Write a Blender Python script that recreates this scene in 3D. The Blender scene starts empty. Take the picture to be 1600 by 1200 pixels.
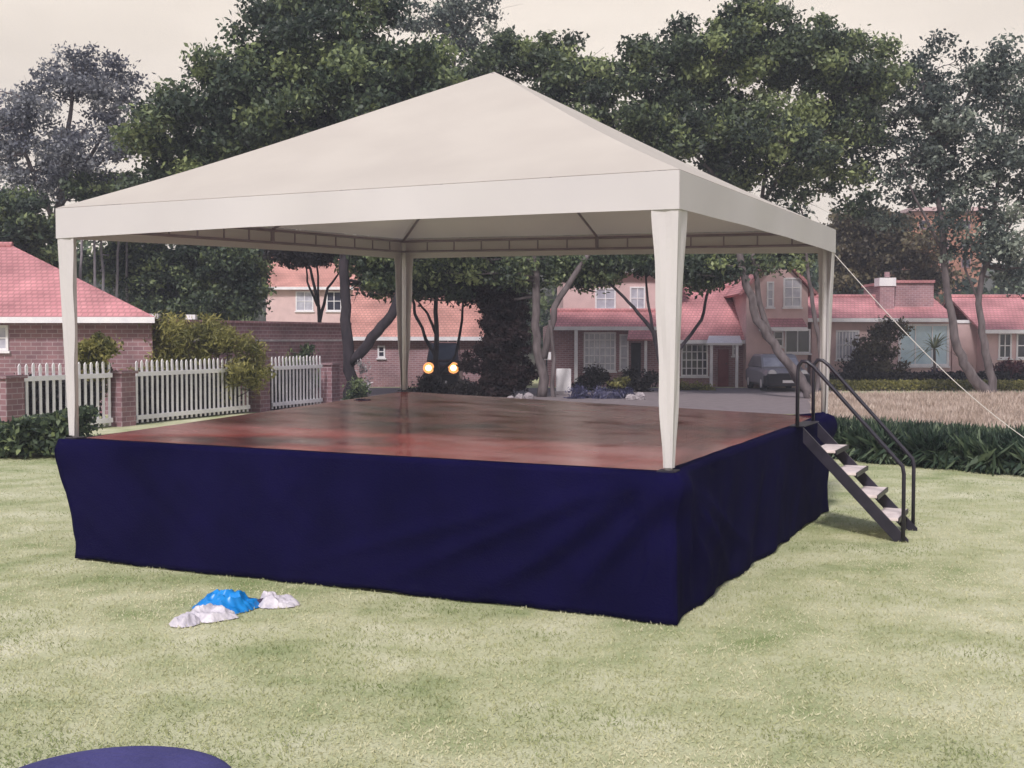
import bpy, bmesh, math, random
import numpy as np
from mathutils import Vector, Matrix, noise as mn
rng = np.random.default_rng(7); random.seed(7)
scene = bpy.context.scene
COL = scene.collection
# ------------------------------------------------------------------ camera, world, sun, exposure
F, CZ, PIT, YAW = 1837.865, 2.133, -0.0385, -0.4398
cd = bpy.data.cameras.new('camera'); cam = bpy.data.objects.new('camera', cd); COL.objects.link(cam)
cam.location = (0, 0, CZ); cam.rotation_euler = (math.pi/2 + PIT, 0.0, 0.0)
cd.sensor_width = 36; cd.lens = 36*F/1600; cd.clip_start = 0.05; cd.clip_end = 3000
scene.camera = cam
SUN_EL, SUN_AZ = math.radians(46), math.radians(-163)
w = bpy.data.worlds.new('World'); scene.world = w; w.use_nodes = True
nt = w.node_tree; nt.nodes.clear()
def N(nt, t, **k):
    n = nt.nodes.new(t)
    for a, b in k.items():
        if a in n.inputs.keys(): n.inputs[a].default_value = b
        else: setattr(n, a, b)
    return n
sky = N(nt, 'ShaderNodeTexSky', sky_type='NISHITA', sun_disc=False, sun_elevation=SUN_EL, sun_rotation=SUN_AZ, dust_density=2.0)
tc = N(nt, 'ShaderNodeTexCoord'); sx = N(nt, 'ShaderNodeSeparateXYZ')
nt.links.new(tc.outputs['Generated'], sx.inputs[0])
nz = N(nt, 'ShaderNodeTexNoise', Scale=2.5, Detail=5.0)
mp = N(nt, 'ShaderNodeMapping'); mp.inputs['Scale'].default_value = (1, 1, 3)
nt.links.new(tc.outputs['Generated'], mp.inputs[0]); nt.links.new(mp.outputs[0], nz.inputs['Vector'])
ad = N(nt, 'ShaderNodeMath', operation='MULTIPLY_ADD'); ad.inputs[1].default_value = 0.25
nt.links.new(nz.outputs['Fac'], ad.inputs[0]); nt.links.new(sx.outputs['Z'], ad.inputs[2])
mr = N(nt, 'ShaderNodeMapRange'); mr.inputs['From Min'].default_value = 0.42; mr.inputs['From Max'].default_value = 0.82
nt.links.new(ad.outputs[0], mr.inputs['Value'])
# thin high cloud low in the sky: slightly uneven cream, clear blue overhead
cl = N(nt, 'ShaderNodeValToRGB')
cl.color_ramp.elements[0].position = 0.38; cl.color_ramp.elements[0].color = (0.66, 0.585, 0.505, 1)
cl.color_ramp.elements[1].position = 0.62; cl.color_ramp.elements[1].color = (0.82, 0.73, 0.635, 1)
nt.links.new(nz.outputs['Fac'], cl.inputs[0])
cs = N(nt, 'ShaderNodeVectorMath', operation='SCALE'); cs.inputs['Scale'].default_value = 10.0
nt.links.new(cl.outputs[0], cs.inputs[0])
mx = N(nt, 'ShaderNodeMix', data_type='RGBA')
nt.links.new(mr.outputs[0], mx.inputs[0]); nt.links.new(cs.outputs[0], mx.inputs[6]); nt.links.new(sky.outputs[0], mx.inputs[7])
bg = N(nt, 'ShaderNodeBackground'); bg.inputs['Strength'].default_value = 0.1
nt.links.new(mx.outputs[2], bg.inputs[0])
wo = N(nt, 'ShaderNodeOutputWorld'); nt.links.new(bg.outputs[0], wo.inputs[0])
ld = bpy.data.lights.new('sun', 'SUN'); lo = bpy.data.objects.new('sun', ld); COL.objects.link(lo)
ld.energy = 2.6; ld.angle = math.radians(7); ld.color = (1, 0.945, 0.90)
sd = Vector((math.sin(SUN_AZ)*math.cos(SUN_EL), math.cos(SUN_AZ)*math.cos(SUN_EL), math.sin(SUN_EL)))
lo.rotation_euler = sd.to_track_quat('Z', 'Y').to_euler(); lo.location = sd*50
vs = scene.view_settings; vs.view_transform = 'Standard'; vs.look = 'None'; vs.exposure = 0.40; vs.gamma = 1; vs.use_curve_mapping = False
scene.cycles.max_bounces = 8; scene.cycles.transparent_max_bounces = 8

# ------------------------------------------------------------------ coordinates
cp_, sp_ = math.cos(PIT), math.sin(PIT)
def P(px, py, D):
    x = (px-800)/F; y = -(py-600)/F
    dy = cp_ - y*sp_; t = D/dy
    return Vector((x*t, D, CZ + (sp_ + y*cp_)*t))
def G(px, py, z=0.0):
    x = (px-800)/F; y = -(py-600)/F
    t = (z-CZ)/(sp_+y*cp_)
    return Vector((x*t, (cp_-y*sp_)*t, z))
def X(px, D): return P(px, 530, D).x
def Z(py, D): return P(800, py, D).z
# stage frame (origin at its near corner)
_c, _s = math.cos(YAW), math.sin(YAW)
def S2W(x, y, z=0.0):
    rx, ry = x-2.647, y+8.4093
    return Vector((rx*_c - ry*_s, rx*_s + ry*_c, z))

# ------------------------------------------------------------------ materials
def mat(name, c1, c2=None, scale=5.0, rough=0.8, bump=0.0, detail=6.0, stretch=(1,1,1), lo_=0.35, hi_=0.65, metal=0.0, spec=0.5, bscale=None, trans=0.0, emit=None):
    m = bpy.data.materials.new(name); m.use_nodes = True
    nt = m.node_tree; b = nt.nodes['Principled BSDF']
    b.inputs['Roughness'].default_value = rough; b.inputs['Metallic'].default_value = metal
    b.inputs['Specular IOR Level'].default_value = spec
    tc = N(nt, 'ShaderNodeTexCoord'); mp = N(nt, 'ShaderNodeMapping'); mp.inputs['Scale'].default_value = stretch
    nt.links.new(tc.outputs['Object'], mp.inputs[0])
    if c2 is None: c2 = tuple(0.8*v for v in c1)
    no = N(nt, 'ShaderNodeTexNoise', Scale=scale, Detail=detail); nt.links.new(mp.outputs[0], no.inputs['Vector'])
    r = N(nt, 'ShaderNodeValToRGB'); r.color_ramp.elements[0].position = lo_; r.color_ramp.elements[1].position = hi_
    r.color_ramp.elements[0].color = (*c1, 1); r.color_ramp.elements[1].color = (*c2, 1)
    nt.links.new(no.outputs['Fac'], r.inputs[0]); nt.links.new(r.outputs[0], b.inputs['Base Color'])
    if bump:
        n2 = N(nt, 'ShaderNodeTexNoise', Scale=bscale or scale*4, Detail=4.0); nt.links.new(mp.outputs[0], n2.inputs['Vector'])
        bu = N(nt, 'ShaderNodeBump', Strength=bump, Distance=0.02); nt.links.new(n2.outputs['Fac'], bu.inputs['Height'])
        nt.links.new(bu.outputs[0], b.inputs['Normal'])
    if trans:
        tr = N(nt, 'ShaderNodeBsdfTranslucent'); ms = N(nt, 'ShaderNodeMixShader'); ms.inputs[0].default_value = trans
        nt.links.new(r.outputs[0], tr.inputs[0])
        out = nt.nodes['Material Output']
        nt.links.new(b.outputs[0], ms.inputs[1]); nt.links.new(tr.outputs[0], ms.inputs[2]); nt.links.new(ms.outputs[0], out.inputs[0])
    if emit:
        b.inputs['Emission Color'].default_value = (*emit[0], 1); b.inputs['Emission Strength'].default_value = emit[1]
    return m
def brick_mat(name, c1, c2, mortar, bw=0.25, bh=0.09):
    m = bpy.data.materials.new(name); m.use_nodes = True
    nt = m.node_tree; b = nt.nodes['Principled BSDF']; b.inputs['Roughness'].default_value = 0.9
    tc = N(nt, 'ShaderNodeTexCoord'); s = N(nt, 'ShaderNodeSeparateXYZ'); nt.links.new(tc.outputs['Object'], s.inputs[0])
    a = N(nt, 'ShaderNodeMath', operation='ADD'); nt.links.new(s.outputs['X'], a.inputs[0]); nt.links.new(s.outputs['Y'], a.inputs[1])
    cb = N(nt, 'ShaderNodeCombineXYZ'); nt.links.new(a.outputs[0], cb.inputs['X']); nt.links.new(s.outputs['Z'], cb.inputs['Y'])
    br = N(nt, 'ShaderNodeTexBrick', Scale=1.0); br.inputs['Brick Width'].default_value = bw; br.inputs['Row Height'].default_value = bh
    br.inputs['Mortar Size'].default_value = 0.012
    br.inputs['Color1'].default_value = (*c1, 1); br.inputs['Color2'].default_value = (*c2, 1); br.inputs['Mortar'].default_value = (*mortar, 1)
    nt.links.new(cb.outputs[0], br.inputs['Vector'])
    no = N(nt, 'ShaderNodeTexNoise', Scale=0.9, Detail=6.0); nt.links.new(tc.outputs['Object'], no.inputs['Vector'])
    mr = N(nt, 'ShaderNodeMapRange'); mr.inputs['From Min'].default_value = .3; mr.inputs['From Max'].default_value = .7
    mr.inputs['To Min'].default_value = .65; mr.inputs['To Max'].default_value = 1.2; nt.links.new(no.outputs['Fac'], mr.inputs[0])
    v = N(nt, 'ShaderNodeVectorMath', operation='SCALE'); nt.links.new(br.outputs[0], v.inputs[0]); nt.links.new(mr.outputs[0], v.inputs['Scale'])
    nt.links.new(v.outputs[0], b.inputs['Base Color'])
    return m
def tile_mat(name, c1, c2):
    m = brick_mat(name, c1, c2, tuple(v*0.68 for v in c1), 0.17, 0.34)
    nt = m.node_tree
    br = [n for n in nt.nodes if n.type == 'TEX_BRICK'][0]; br.inputs['Mortar Size'].default_value = 0.022
    s = [n for n in nt.nodes if n.type == 'SEPXYZ'][0]; cb = [n for n in nt.nodes if n.type == 'COMBXYZ'][0]
    nt.links.new(s.outputs['X'], cb.inputs['X']); nt.links.new(s.outputs['Z'], cb.inputs['Y'])
    br.inputs['Row Height'].default_value = 0.11
    return m
def leaf_mat(name, dark, mid, light, trans=0.36, rough=0.5, spec=0.4):
    m = bpy.data.materials.new(name); m.use_nodes = True
    nt = m.node_tree; b = nt.nodes['Principled BSDF']; b.inputs['Roughness'].default_value = rough; b.inputs['Specular IOR Level'].default_value = spec
    at = N(nt, 'ShaderNodeAttribute', attribute_name='tint')
    r = N(nt, 'ShaderNodeValToRGB'); e = r.color_ramp.elements
    e[0].position = 0.1; e[0].color = (*dark, 1); e[1].position = 0.95; e[1].color = (*light, 1)
    k = e.new(0.5); k.color = (*mid, 1)
    nt.links.new(at.outputs['Fac'], r.inputs[0]); nt.links.new(r.outputs[0], b.inputs['Base Color'])
    tr = N(nt, 'ShaderNodeBsdfTranslucent'); nt.links.new(r.outputs[0], tr.inputs[0])
    ms = N(nt, 'ShaderNodeMixShader'); ms.inputs[0].default_value = trans
    nt.links.new(b.outputs[0], ms.inputs[1]); nt.links.new(tr.outputs[0], ms.inputs[2]); nt.links.new(ms.outputs[0], nt.nodes['Material Output'].inputs[0])
    return m
M = {}
M['canvas'] = mat('cream_canvas', (.60,.555,.51), (.555,.51,.47), 1.2, 0.8, 0.12, trans=0.16, bscale=2.5)
M['valance'] = mat('white_valance_cloth', (.64,.61,.635), (.60,.57,.60), 1.2, 0.8, 0.15, trans=0.14, bscale=3)
M['skirt'] = mat('navy_cloth', (.0032,.0024,.025), (.0056,.0042,.038), 1.4, 1.0, 0.25, bscale=60, spec=0.03)
M['steel_white'] = mat('white_tube', (.72,.70,.72), (.66,.63,.66), 6, 0.45)
M['steel_dark'] = mat('dark_tube', (.014,.012,.024), (.024,.02,.036), 9, 0.4)
M['frame'] = mat('grey_frame_tube', (.26,.22,.28), (.20,.17,.22), 5, 0.5, metal=0.2)
M['tread'] = mat('worn_tread', (.66,.56,.56), (.80,.70,.70), 12, 0.7, 0.2)
M['pink_render'] = mat('pale_pink_render', (.56,.40,.41), (.64,.46,.47), 2.0, 0.9, 0.1)
M['white_paint'] = mat('white_paint', (.78,.76,.80), (.68,.66,.72), 3.0, 0.6)
M['glass'] = mat('dark_glass', (.02,.02,.035), (.05,.05,.075), 1.5, 0.08, spec=0.6)
M['glass_pale'] = mat('pale_glass', (.34,.33,.42), (.52,.52,.60), 2.5, 0.15)
M['glass_sky'] = mat('pale_blue_glass', (.40,.54,.66), (.55,.68,.78), 1.5, 0.12)
M['brick'] = brick_mat('mauve_brick', (.34,.185,.205), (.26,.14,.17), (.40,.31,.34))
M['brick_dark'] = brick_mat('dark_mauve_brick', (.27,.145,.165), (.20,.105,.13), (.34,.26,.29), 0.3, 0.12)
M['brick_orange'] = brick_mat('orange_brick', (.42,.17,.10), (.34,.13,.08), (.35,.24,.2))
M['tile'] = tile_mat('pink_clay_tiles', (.60,.27,.29), (.53,.225,.25))
M['tile_orange'] = tile_mat('salmon_clay_tiles', (.64,.32,.28), (.57,.27,.235))
M['bark'] = mat('grey_brown_bark', (.075,.06,.065), (.15,.125,.135), 7, 0.95, 0.6, stretch=(1,1,.3))
M['bark_dark'] = mat('dark_bark', (.018,.014,.022), (.038,.03,.04), 7, 0.95, 0.6, stretch=(1,1,.3))
M['bark_pale'] = mat('pale_bark', (.20,.18,.22), (.32,.29,.33), 7, 0.95, 0.6, stretch=(1,1,.3))
M['leaf_mauve'] = leaf_mat('grey_mauve_leaves', (.075,.08,.115), (.17,.18,.215), (.42,.43,.47))
M['leaf_dark'] = leaf_mat('dark_green_leaves', (.034,.052,.040), (.090,.128,.078), (.30,.36,.16))
M['leaf_mid'] = leaf_mat('mid_green_leaves', (.040,.058,.044), (.105,.142,.084), (.34,.40,.18))
M['leaf_hazy'] = leaf_mat('grey_green_leaves', (.050,.066,.066), (.11,.14,.125), (.36,.41,.34))
M['leaf_yellow'] = leaf_mat('yellow_green_leaves', (.095,.10,.03), (.23,.22,.07), (.42,.385,.14))
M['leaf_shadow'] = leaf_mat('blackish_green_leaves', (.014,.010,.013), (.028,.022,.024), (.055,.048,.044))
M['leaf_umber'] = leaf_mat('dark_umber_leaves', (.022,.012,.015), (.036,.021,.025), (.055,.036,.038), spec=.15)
M['leaf_red'] = leaf_mat('dark_red_leaves', (.05,.012,.02), (.12,.03,.04), (.2,.07,.07))
M['leaf_brown'] = leaf_mat('olive_brown_leaves', (.05,.04,.03), (.11,.095,.06), (.22,.19,.11))
M['leaf_hedge'] = leaf_mat('deep_green_blades', (.018,.036,.028), (.05,.085,.055), (.20,.26,.16))
M['leaf_dry'] = leaf_mat('dry_grass_blades', (.40,.31,.25), (.60,.48,.42), (.78,.68,.61))
M['leaf_lawn'] = leaf_mat('pale_lawn_blades', (.25,.305,.135), (.475,.485,.285), (.69,.665,.48), trans=.3, rough=.7, spec=.2)
M['blue_plastic'] = mat('bright_blue_plastic', (.005,.16,.50), (.01,.24,.66), 6, 0.3)
M['white_plastic'] = mat('white_plastic', (.46,.43,.50), (.64,.60,.66), 14, 0.4, 0.3)
M['dark_cloth'] = mat('dark_purple_cloth', (.03,.02,.05), (.08,.06,.11), 12, 0.9, 0.3)
M['blue_cloth'] = mat('blue_violet_cloth', (.034,.032,.13), (.05,.046,.18), 4, 0.75, 0.3, bscale=40)
M['rope'] = mat('pale_rope', (.8,.76,.76), (.7,.66,.66), 30, 0.9)
M['car_pale'] = mat('pale_grey_car_paint', (.26,.25,.30), (.29,.28,.33), 2, 0.25)
M['car_dark'] = mat('dark_maroon_car_paint', (.045,.02,.03), (.05,.025,.035), 2, 0.25)
M['rubber'] = mat('black_plastic', (.014,.012,.02), (.02,.018,.028), 6, 0.7)
M['lamp_lit'] = mat('lit_headlamp', (.9,.8,.6), (.9,.8,.6), 1, 0.3, emit=((1.0,.80,.45), 6.0))
M['lamp_glow'] = mat('amber_lamp_halo', (.9,.35,.1), (.9,.35,.1), 1, 0.3, emit=((1.0,.42,.14), .9))  # orange glow around the lit headlamps, put in as an emissive colour
M['lamp_off'] = mat('clear_headlamp', (.6,.6,.66), (.7,.7,.75), 1, 0.1)
M['stone'] = mat('pale_stone', (.28,.25,.28), (.42,.38,.41), 6, 0.9, 0.4)
M['door_red'] = mat('dark_red_door', (.16,.03,.045), (.2,.04,.055), 4, 0.5)

# ------------------------------------------------------------------ mesh helpers
class MB:
    def __init__(s): s.v = []; s.f = []
    def add(s, vs, fs):
        b = len(s.v); s.v += [tuple(v) for v in vs]; s.f += [tuple(b+i for i in f) for f in fs]; return s
    def box(s, x0, x1, y0, y1, z0, z1):
        v = [(x, y, z) for z in (z0, z1) for y in (y0, y1) for x in (x0, x1)]
        return s.add(v, [(0,2,3,1),(4,5,7,6),(0,1,5,4),(2,6,7,3),(0,4,6,2),(1,3,7,5)])
    def slab(s, p, t):      # four corners (ccw seen from outside) + thickness inward
        p = [Vector(q) for q in p]; n = (p[1]-p[0]).cross(p[-1]-p[0]).normalized()*t
        k = len(p); v = p + [q-n for q in p]
        return s.add(v, [tuple(range(k)), tuple(reversed(range(k, 2*k)))] + [(i, k+i, k+(i+1) % k, (i+1) % k) for i in range(k)])
    def prism(s, pts, axis_vec):
        a = Vector(axis_vec); p = [Vector(q) for q in pts]; k = len(p)
        v = p + [q+a for q in p]
        return s.add(v, [tuple(reversed(range(k))), tuple(range(k, 2*k))] + [(i, (i+1) % k, k+(i+1) % k, k+i) for i in range(k)])
    def tube(s, pts, r, n=8, cap=True):
        pts = [Vector(p) for p in pts]; k = len(pts)
        rs = [r]*k if isinstance(r, (int, float)) else list(r)
        b = len(s.v); u = None
        for i, p in enumerate(pts):
            t = (pts[min(i+1, k-1)]-pts[max(i-1, 0)]).normalized()
            if u is None:
                u = t.orthogonal().normalized()
            else:
                u = (u - t*u.dot(t)).normalized()
            w_ = t.cross(u)
            for j in range(n):
                a = 2*math.pi*j/n
                s.v.append(tuple(p + (u*math.cos(a)+w_*math.sin(a))*rs[i]))
        for i in range(k-1):
            for j in range(n):
                s.f.append((b+i*n+j, b+i*n+(j+1) % n, b+(i+1)*n+(j+1) % n, b+(i+1)*n+j))
        if cap:
            s.f.append(tuple(b+j for j in reversed(range(n)))); s.f.append(tuple(b+(k-1)*n+j for j in range(n)))
        return s
    def loft(s, rings, cap=True):
        n = len(rings[0]); b = len(s.v)
        for r in rings: s.v += [tuple(p) for p in r]
        for i in range(len(rings)-1):
            for j in range(n):
                s.f.append((b+i*n+j, b+i*n+(j+1) % n, b+(i+1)*n+(j+1) % n, b+(i+1)*n+j))
        if cap:
            s.f.append(tuple(b+j for j in reversed(range(n)))); s.f.append(tuple(b+(len(rings)-1)*n+j for j in range(n)))
        return s
    def build(s, name, m, parent=None, off=None, smooth=False, bevel=0.0):
        """off = origin to subtract (parent's base in the frame the points are given in)"""
        o3 = Vector(off) if off is not None else (parent.location if parent is not None and parent.parent is None else Vector())
        me = bpy.data.meshes.new(name); me.from_pydata([tuple(Vector(v)-o3) for v in s.v], [], s.f); me.update()
        bm = bmesh.new(); bm.from_mesh(me); bmesh.ops.recalc_face_normals(bm, faces=bm.faces)
        if bevel: bmesh.ops.bevel(bm, geom=bm.edges[:], offset=bevel, segments=2, affect='EDGES', clamp_overlap=True)
        bm.to_mesh(me); bm.free()
        if smooth: me.shade_smooth()
        o = bpy.data.objects.new(name, me); COL.objects.link(o); me.materials.append(M[m] if isinstance(m, str) else m)
        if parent is not None: o.parent = parent
        return o
def thing(name, label, cat, loc=(0,0,0), rotz=0.0, group=None):
    o = bpy.data.objects.new(name, None); COL.objects.link(o); o.location = loc; o.rotation_euler = (0, 0, rotz)
    o.empty_display_size = 0.3; o['label'] = label; o['category'] = cat
    if group: o['group'] = group
    return o
def tag(o, label, cat, group=None, kind=None):
    o['label'] = label; o['category'] = cat
    if group: o['group'] = group
    if kind: o['kind'] = kind
    return o
def leaf_mesh(name, cen, size, tint, m, parent=None, off=(0,0,0), aspect=0.55, up=0.35, dirs=None):
    """one rhombus per leaf; cen (n,3), size (n), tint (n)"""
    n = len(cen); cen = np.asarray(cen, float) - np.asarray(off, float)
    d = rng.normal(size=(n, 3)) if dirs is None else np.asarray(dirs, float)
    d /= np.linalg.norm(d, axis=1)[:, None]
    nr = rng.normal(size=(n, 3)); nr[:, 2] += up*2
    sdv = np.cross(d, nr); sdv /= np.linalg.norm(sdv, axis=1)[:, None]+1e-9
    nn = np.cross(sdv, d)
    L = np.asarray(size)[:, None]
    v = np.empty((n, 4, 3))
    v[:, 0] = cen - d*L*.5; v[:, 2] = cen + d*L*.5 - nn*L*0.12
    v[:, 1] = cen - d*L*.05 + sdv*L*aspect*.5; v[:, 3] = cen - d*L*.05 - sdv*L*aspect*.5
    me = bpy.data.meshes.new(name)
    me.vertices.add(n*4); me.vertices.foreach_set('co', v.ravel())
    me.loops.add(n*4); me.loops.foreach_set('vertex_index', np.arange(n*4, dtype=np.int32))
    me.polygons.add(n); me.polygons.foreach_set('loop_start', np.arange(0, n*4, 4, dtype=np.int32))
    a = me.attributes.new('tint', 'FLOAT', 'FACE'); a.data.foreach_set('value', np.clip(np.asarray(tint), 0, 1).astype(np.float32))
    me.update(); me.validate()
    o = bpy.data.objects.new(name, me); COL.objects.link(o); me.materials.append(M[m] if isinstance(m, str) else m)
    if parent is not None: o.parent = parent
    return o
def blob_leaves(blobs, per_m3=None, n_clumps=40, per_clump=220, clump_r=0.7, lsize=0.2, spread=0.35, flat=0.65):
    """blobs: list of (centre Vector, rx, ry(depth), rz, weight). Leaf centres, sizes and tints grouped in clumps"""
    C, S, T, CL = [], [], [], []
    wts = np.array([b[4]*max(b[1]*b[3], .05) for b in blobs]); wts = wts/wts.sum()
    for b, wt in zip(blobs, wts):
        k = max(2, int(round(n_clumps*wt)))
        for _ in range(k):
            u = rng.normal(size=3); u /= np.linalg.norm(u); u *= rng.random()**0.38
            c = np.array([b[0].x+u[0]*b[1], b[0].y+u[1]*b[2], b[0].z+u[2]*b[3]])
            r = clump_r*rng.uniform(.55, 1.35); m_ = int(per_clump*rng.uniform(.5, 1.3)*(r/clump_r)**1.6)
            q = rng.normal(size=(m_, 3)); q /= np.linalg.norm(q, axis=1)[:, None]; q *= (rng.random(m_)**.5)[:, None]*r
            q *= 1+0.35*rng.normal(size=(m_, 1))*0.6
            q[:, 2] *= flat
            C.append(c+q); S.append(lsize*rng.uniform(.6, 1.4, m_)); CL.append(Vector(c))
            t0 = np.clip(rng.normal(.42, spread*.6), .05, .95)
            T.append(t0 + rng.normal(0, .16, m_))
    return np.concatenate(C), np.concatenate(S), np.concatenate(T), CL
def curve(a, b, bend=0.15, n=5):
    a, b = Vector(a), Vector(b); d = b-a; L = d.length
    o = Vector((random.uniform(-1, 1), random.uniform(-1, 1), random.uniform(-.6, .2)))*L*bend
    return [a + d*(i/n) + o*math.sin(math.pi*i/n) + Vector((random.gauss(0, 1), random.gauss(0, 1), random.gauss(0, 1)))*L*.018*(0 < i < n) for i in range(n+1)]
def tree(name, label, trunks, D, blobs, leafm, barkm, n_clumps=60, per_clump=240, clump_r=0.7, lsize=0.19, limbs=26, group=None, spread=.35, base=None, cat='tree', limb_r=.05, flat=.65):
    """trunks: list of polylines [(px, py, radius m, depth offset)], blobs: [(px, py, rx px, ry px, depth offset m, weight)]"""
    p0 = trunks[0][0]; b0 = P(p0[0], p0[1], D+p0[3])
    root = thing(name, label, cat, (b0.x, b0.y, 0), 0, group)
    tb = MB(); nodes = []
    for tl in trunks:
        pts = [P(a, b, D+d) for a, b, r, d in tl]
        if tl is trunks[0]: pts[0].z = -0.05
        rr = [r for a, b, r, d in tl]
        # resample with slight wobble
        fine, fr = [], []
        for i in range(len(pts)-1):
            for k in range(4):
                f = k/4; q = pts[i].lerp(pts[i+1], f)
                if k: q += Vector((random.gauss(0, 1), random.gauss(0, 1), 0))*0.25*rr[i]
                fine.append(q); fr.append(rr[i]*(1-f)+rr[i+1]*f)
        fine.append(pts[-1]); fr.append(rr[-1])
        tb.tube(fine, fr, 9); nodes += list(zip(fine, fr))[2:]
    k = F/D
    bl = [(P(a, b, D+d), rx/k, (rx+ry)/2/k*1.05, ry/k, wt) for a, b, rx, ry, d, wt in blobs]
    c, s, t, cl = blob_leaves(bl, None, int(n_clumps*1.75), int(per_clump*1.1), clump_r, lsize, spread, flat)
    if limbs:
        for q in random.sample(cl, min(limbs, len(cl))):
            best = min(nodes, key=lambda nd: (nd[0]-q).length + 1.2*max(0, nd[0].z-q.z))
            r0 = min(best[1]*.6, limb_r*random.uniform(.7, 1.4)); pts = curve(best[0], q, .12, 6)
            tb.tube(pts, [r0*(1-.8*i/6)+.006 for i in range(7)], 5)
            for _ in range(2):
                q2 = q + Vector((random.gauss(0, 1), random.gauss(0, 1), random.gauss(0, .7)))*clump_r
                tb.tube(curve(pts[4], q2, .15, 3), [r0*.35+.005, r0*.25+.005, r0*.15+.004, .004], 4)
    tb.build('trunk', barkm, root, smooth=True)
    leaf_mesh('crown', c, s, t, leafm, root, root.location)
    return root
def bush(name, label, px, py_base, D, blobs, leafm, n_clumps=14, per_clump=160, clump_r=.3, lsize=.12, cat='bush', group=None, spread=.35, stems=6, aspect=.5, up=.35):
    root = thing(name, label, cat, (X(px, D), D, 0), 0, group)
    k = F/D
    bl = [(P(a, b, D+d), rx/k, (rx+ry)/2/k, ry/k, wt) for a, b, rx, ry, d, wt in blobs]
    c, s, t, cl = blob_leaves(bl, None, n_clumps, per_clump, clump_r, lsize, spread, .8)
    c[:, 2] = np.maximum(c[:, 2], 0.03)
    tb = MB()
    for q in random.sample(cl, min(stems, len(cl))):
        b = Vector((root.location.x + random.uniform(-.1, .1), D + random.uniform(-.1, .1), 0))
        tb.tube(curve(b, q, .1, 4), [.022, .018, .014, .01, .006], 5)
    tb.build('stem', 'bark_dark', root)
    leaf_mesh('foliage', c, s, t, leafm, root, root.location, aspect=aspect, up=up)
    return root

# ------------------------------------------------------------------ ground
def lawn_h(x, y): return 0.0
def sheet(name, pts, z, m, n=1):
    mb = MB(); mb.add([(x, y, z) for x, y in pts], [tuple(range(len(pts)))]); o = mb.build(name, m); o['kind'] = 'structure'; return o
def lawn_material():
    m = bpy.data.materials.new('pale_lawn'); m.use_nodes = True; nt = m.node_tree; b = nt.nodes['Principled BSDF']
    b.inputs['Roughness'].default_value = .95; b.inputs['Specular IOR Level'].default_value = .1
    tc = N(nt, 'ShaderNodeTexCoord')
    a = N(nt, 'ShaderNodeTexNoise', Scale=1.6, Detail=7.0, Roughness=.65); c = N(nt, 'ShaderNodeTexNoise', Scale=.45, Detail=3.0)
    f = N(nt, 'ShaderNodeTexNoise', Scale=60.0, Detail=3.0)
    for q in (a, c, f): nt.links.new(tc.outputs['Object'], q.inputs['Vector'])
    r = N(nt, 'ShaderNodeValToRGB'); e = r.color_ramp.elements
    e[0].position = .36; e[0].color = (.245,.30,.135,1); e[1].position = .68; e[1].color = (.68,.66,.50,1)
    k = e.new(.5); k.color = (.465,.475,.295,1)
    s = N(nt, 'ShaderNodeMath', operation='MULTIPLY_ADD'); s.inputs[1].default_value = .45
    nt.links.new(c.outputs['Fac'], s.inputs[0])
    s0 = N(nt, 'ShaderNodeMath', operation='MULTIPLY'); s0.inputs[1].default_value = .55; nt.links.new(a.outputs['Fac'], s0.inputs[0])
    nt.links.new(s0.outputs[0], s.inputs[2]); nt.links.new(s.outputs[0], r.inputs[0])
    mrr = N(nt, 'ShaderNodeMapRange'); mrr.inputs['To Min'].default_value = .6; mrr.inputs['To Max'].default_value = 1.35
    nt.links.new(f.outputs['Fac'], mrr.inputs[0])
    v = N(nt, 'ShaderNodeVectorMath', operation='SCALE'); nt.links.new(r.outputs[0], v.inputs[0]); nt.links.new(mrr.outputs[0], v.inputs['Scale'])
    nt.links.new(v.outputs[0], b.inputs['Base Color'])
    bu = N(nt, 'ShaderNodeBump', Strength=.5, Distance=.02); nt.links.new(f.outputs['Fac'], bu.inputs['Height']); nt.links.new(bu.outputs[0], b.inputs['Normal'])
    return m
M['lawn'] = lawn_material()
M['paving'] = mat('mauve_paving', (.16,.13,.145), (.21,.175,.19), 3, .9, .2)
M['soil'] = mat('dark_soil', (.05,.04,.035), (.09,.07,.06), 5, .95, .4)
M['dry'] = mat('dry_verge', (.40,.33,.24), (.52,.43,.36), 2, .95, .4)
M['hill'] = mat('wooded_hill_ground', (.04,.045,.035), (.08,.075,.06), .3, .95, .3)
mb = MB(); gx = [-160, -80] + list(range(-40, 41, 4)) + [80, 160]; gy = [-60, -20] + list(range(0, 73, 4)) + [120, 230]
for y in gy:
    for x in gx: mb.v.append((x, y, 0))
k = len(gx)
for j in range(len(gy)-1):
    for i in range(k-1): mb.f.append((j*k+i, j*k+i+1, (j+1)*k+i+1, (j+1)*k+i))
mb.build('lawn', 'lawn')['kind'] = 'structure'
sheet('driveway', [(-7.5, 34), (11.5, 33), (13.5, 50.8), (-7.5, 50.8)], .006, 'paving')
sheet('dry_verge', [(6.0, 22.3), (22, 20.5), (40, 46), (11.8, 46.0), (10.6, 32)], .004, 'dry')
# hill behind
mb = MB(); hx = np.linspace(-160, 160, 41); hy = np.linspace(72, 230, 24)
def hill_h(x, y): return max(0, (y-72))*.125*(1+.25*math.sin(x*.03+1)) + 1.2*mn.noise(Vector((x*.05, y*.05, 0)))*min(1, (y-72)/20) - .05
for y in hy:
    for x in hx: mb.v.append((x, y, hill_h(x, y)))
for j in range(len(hy)-1):
    for i in range(len(hx)-1): mb.f.append((j*41+i, j*41+i+1, (j+1)*41+i+1, (j+1)*41+i))
mb.build('hill', 'hill', smooth=True)['kind'] = 'structure'

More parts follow.
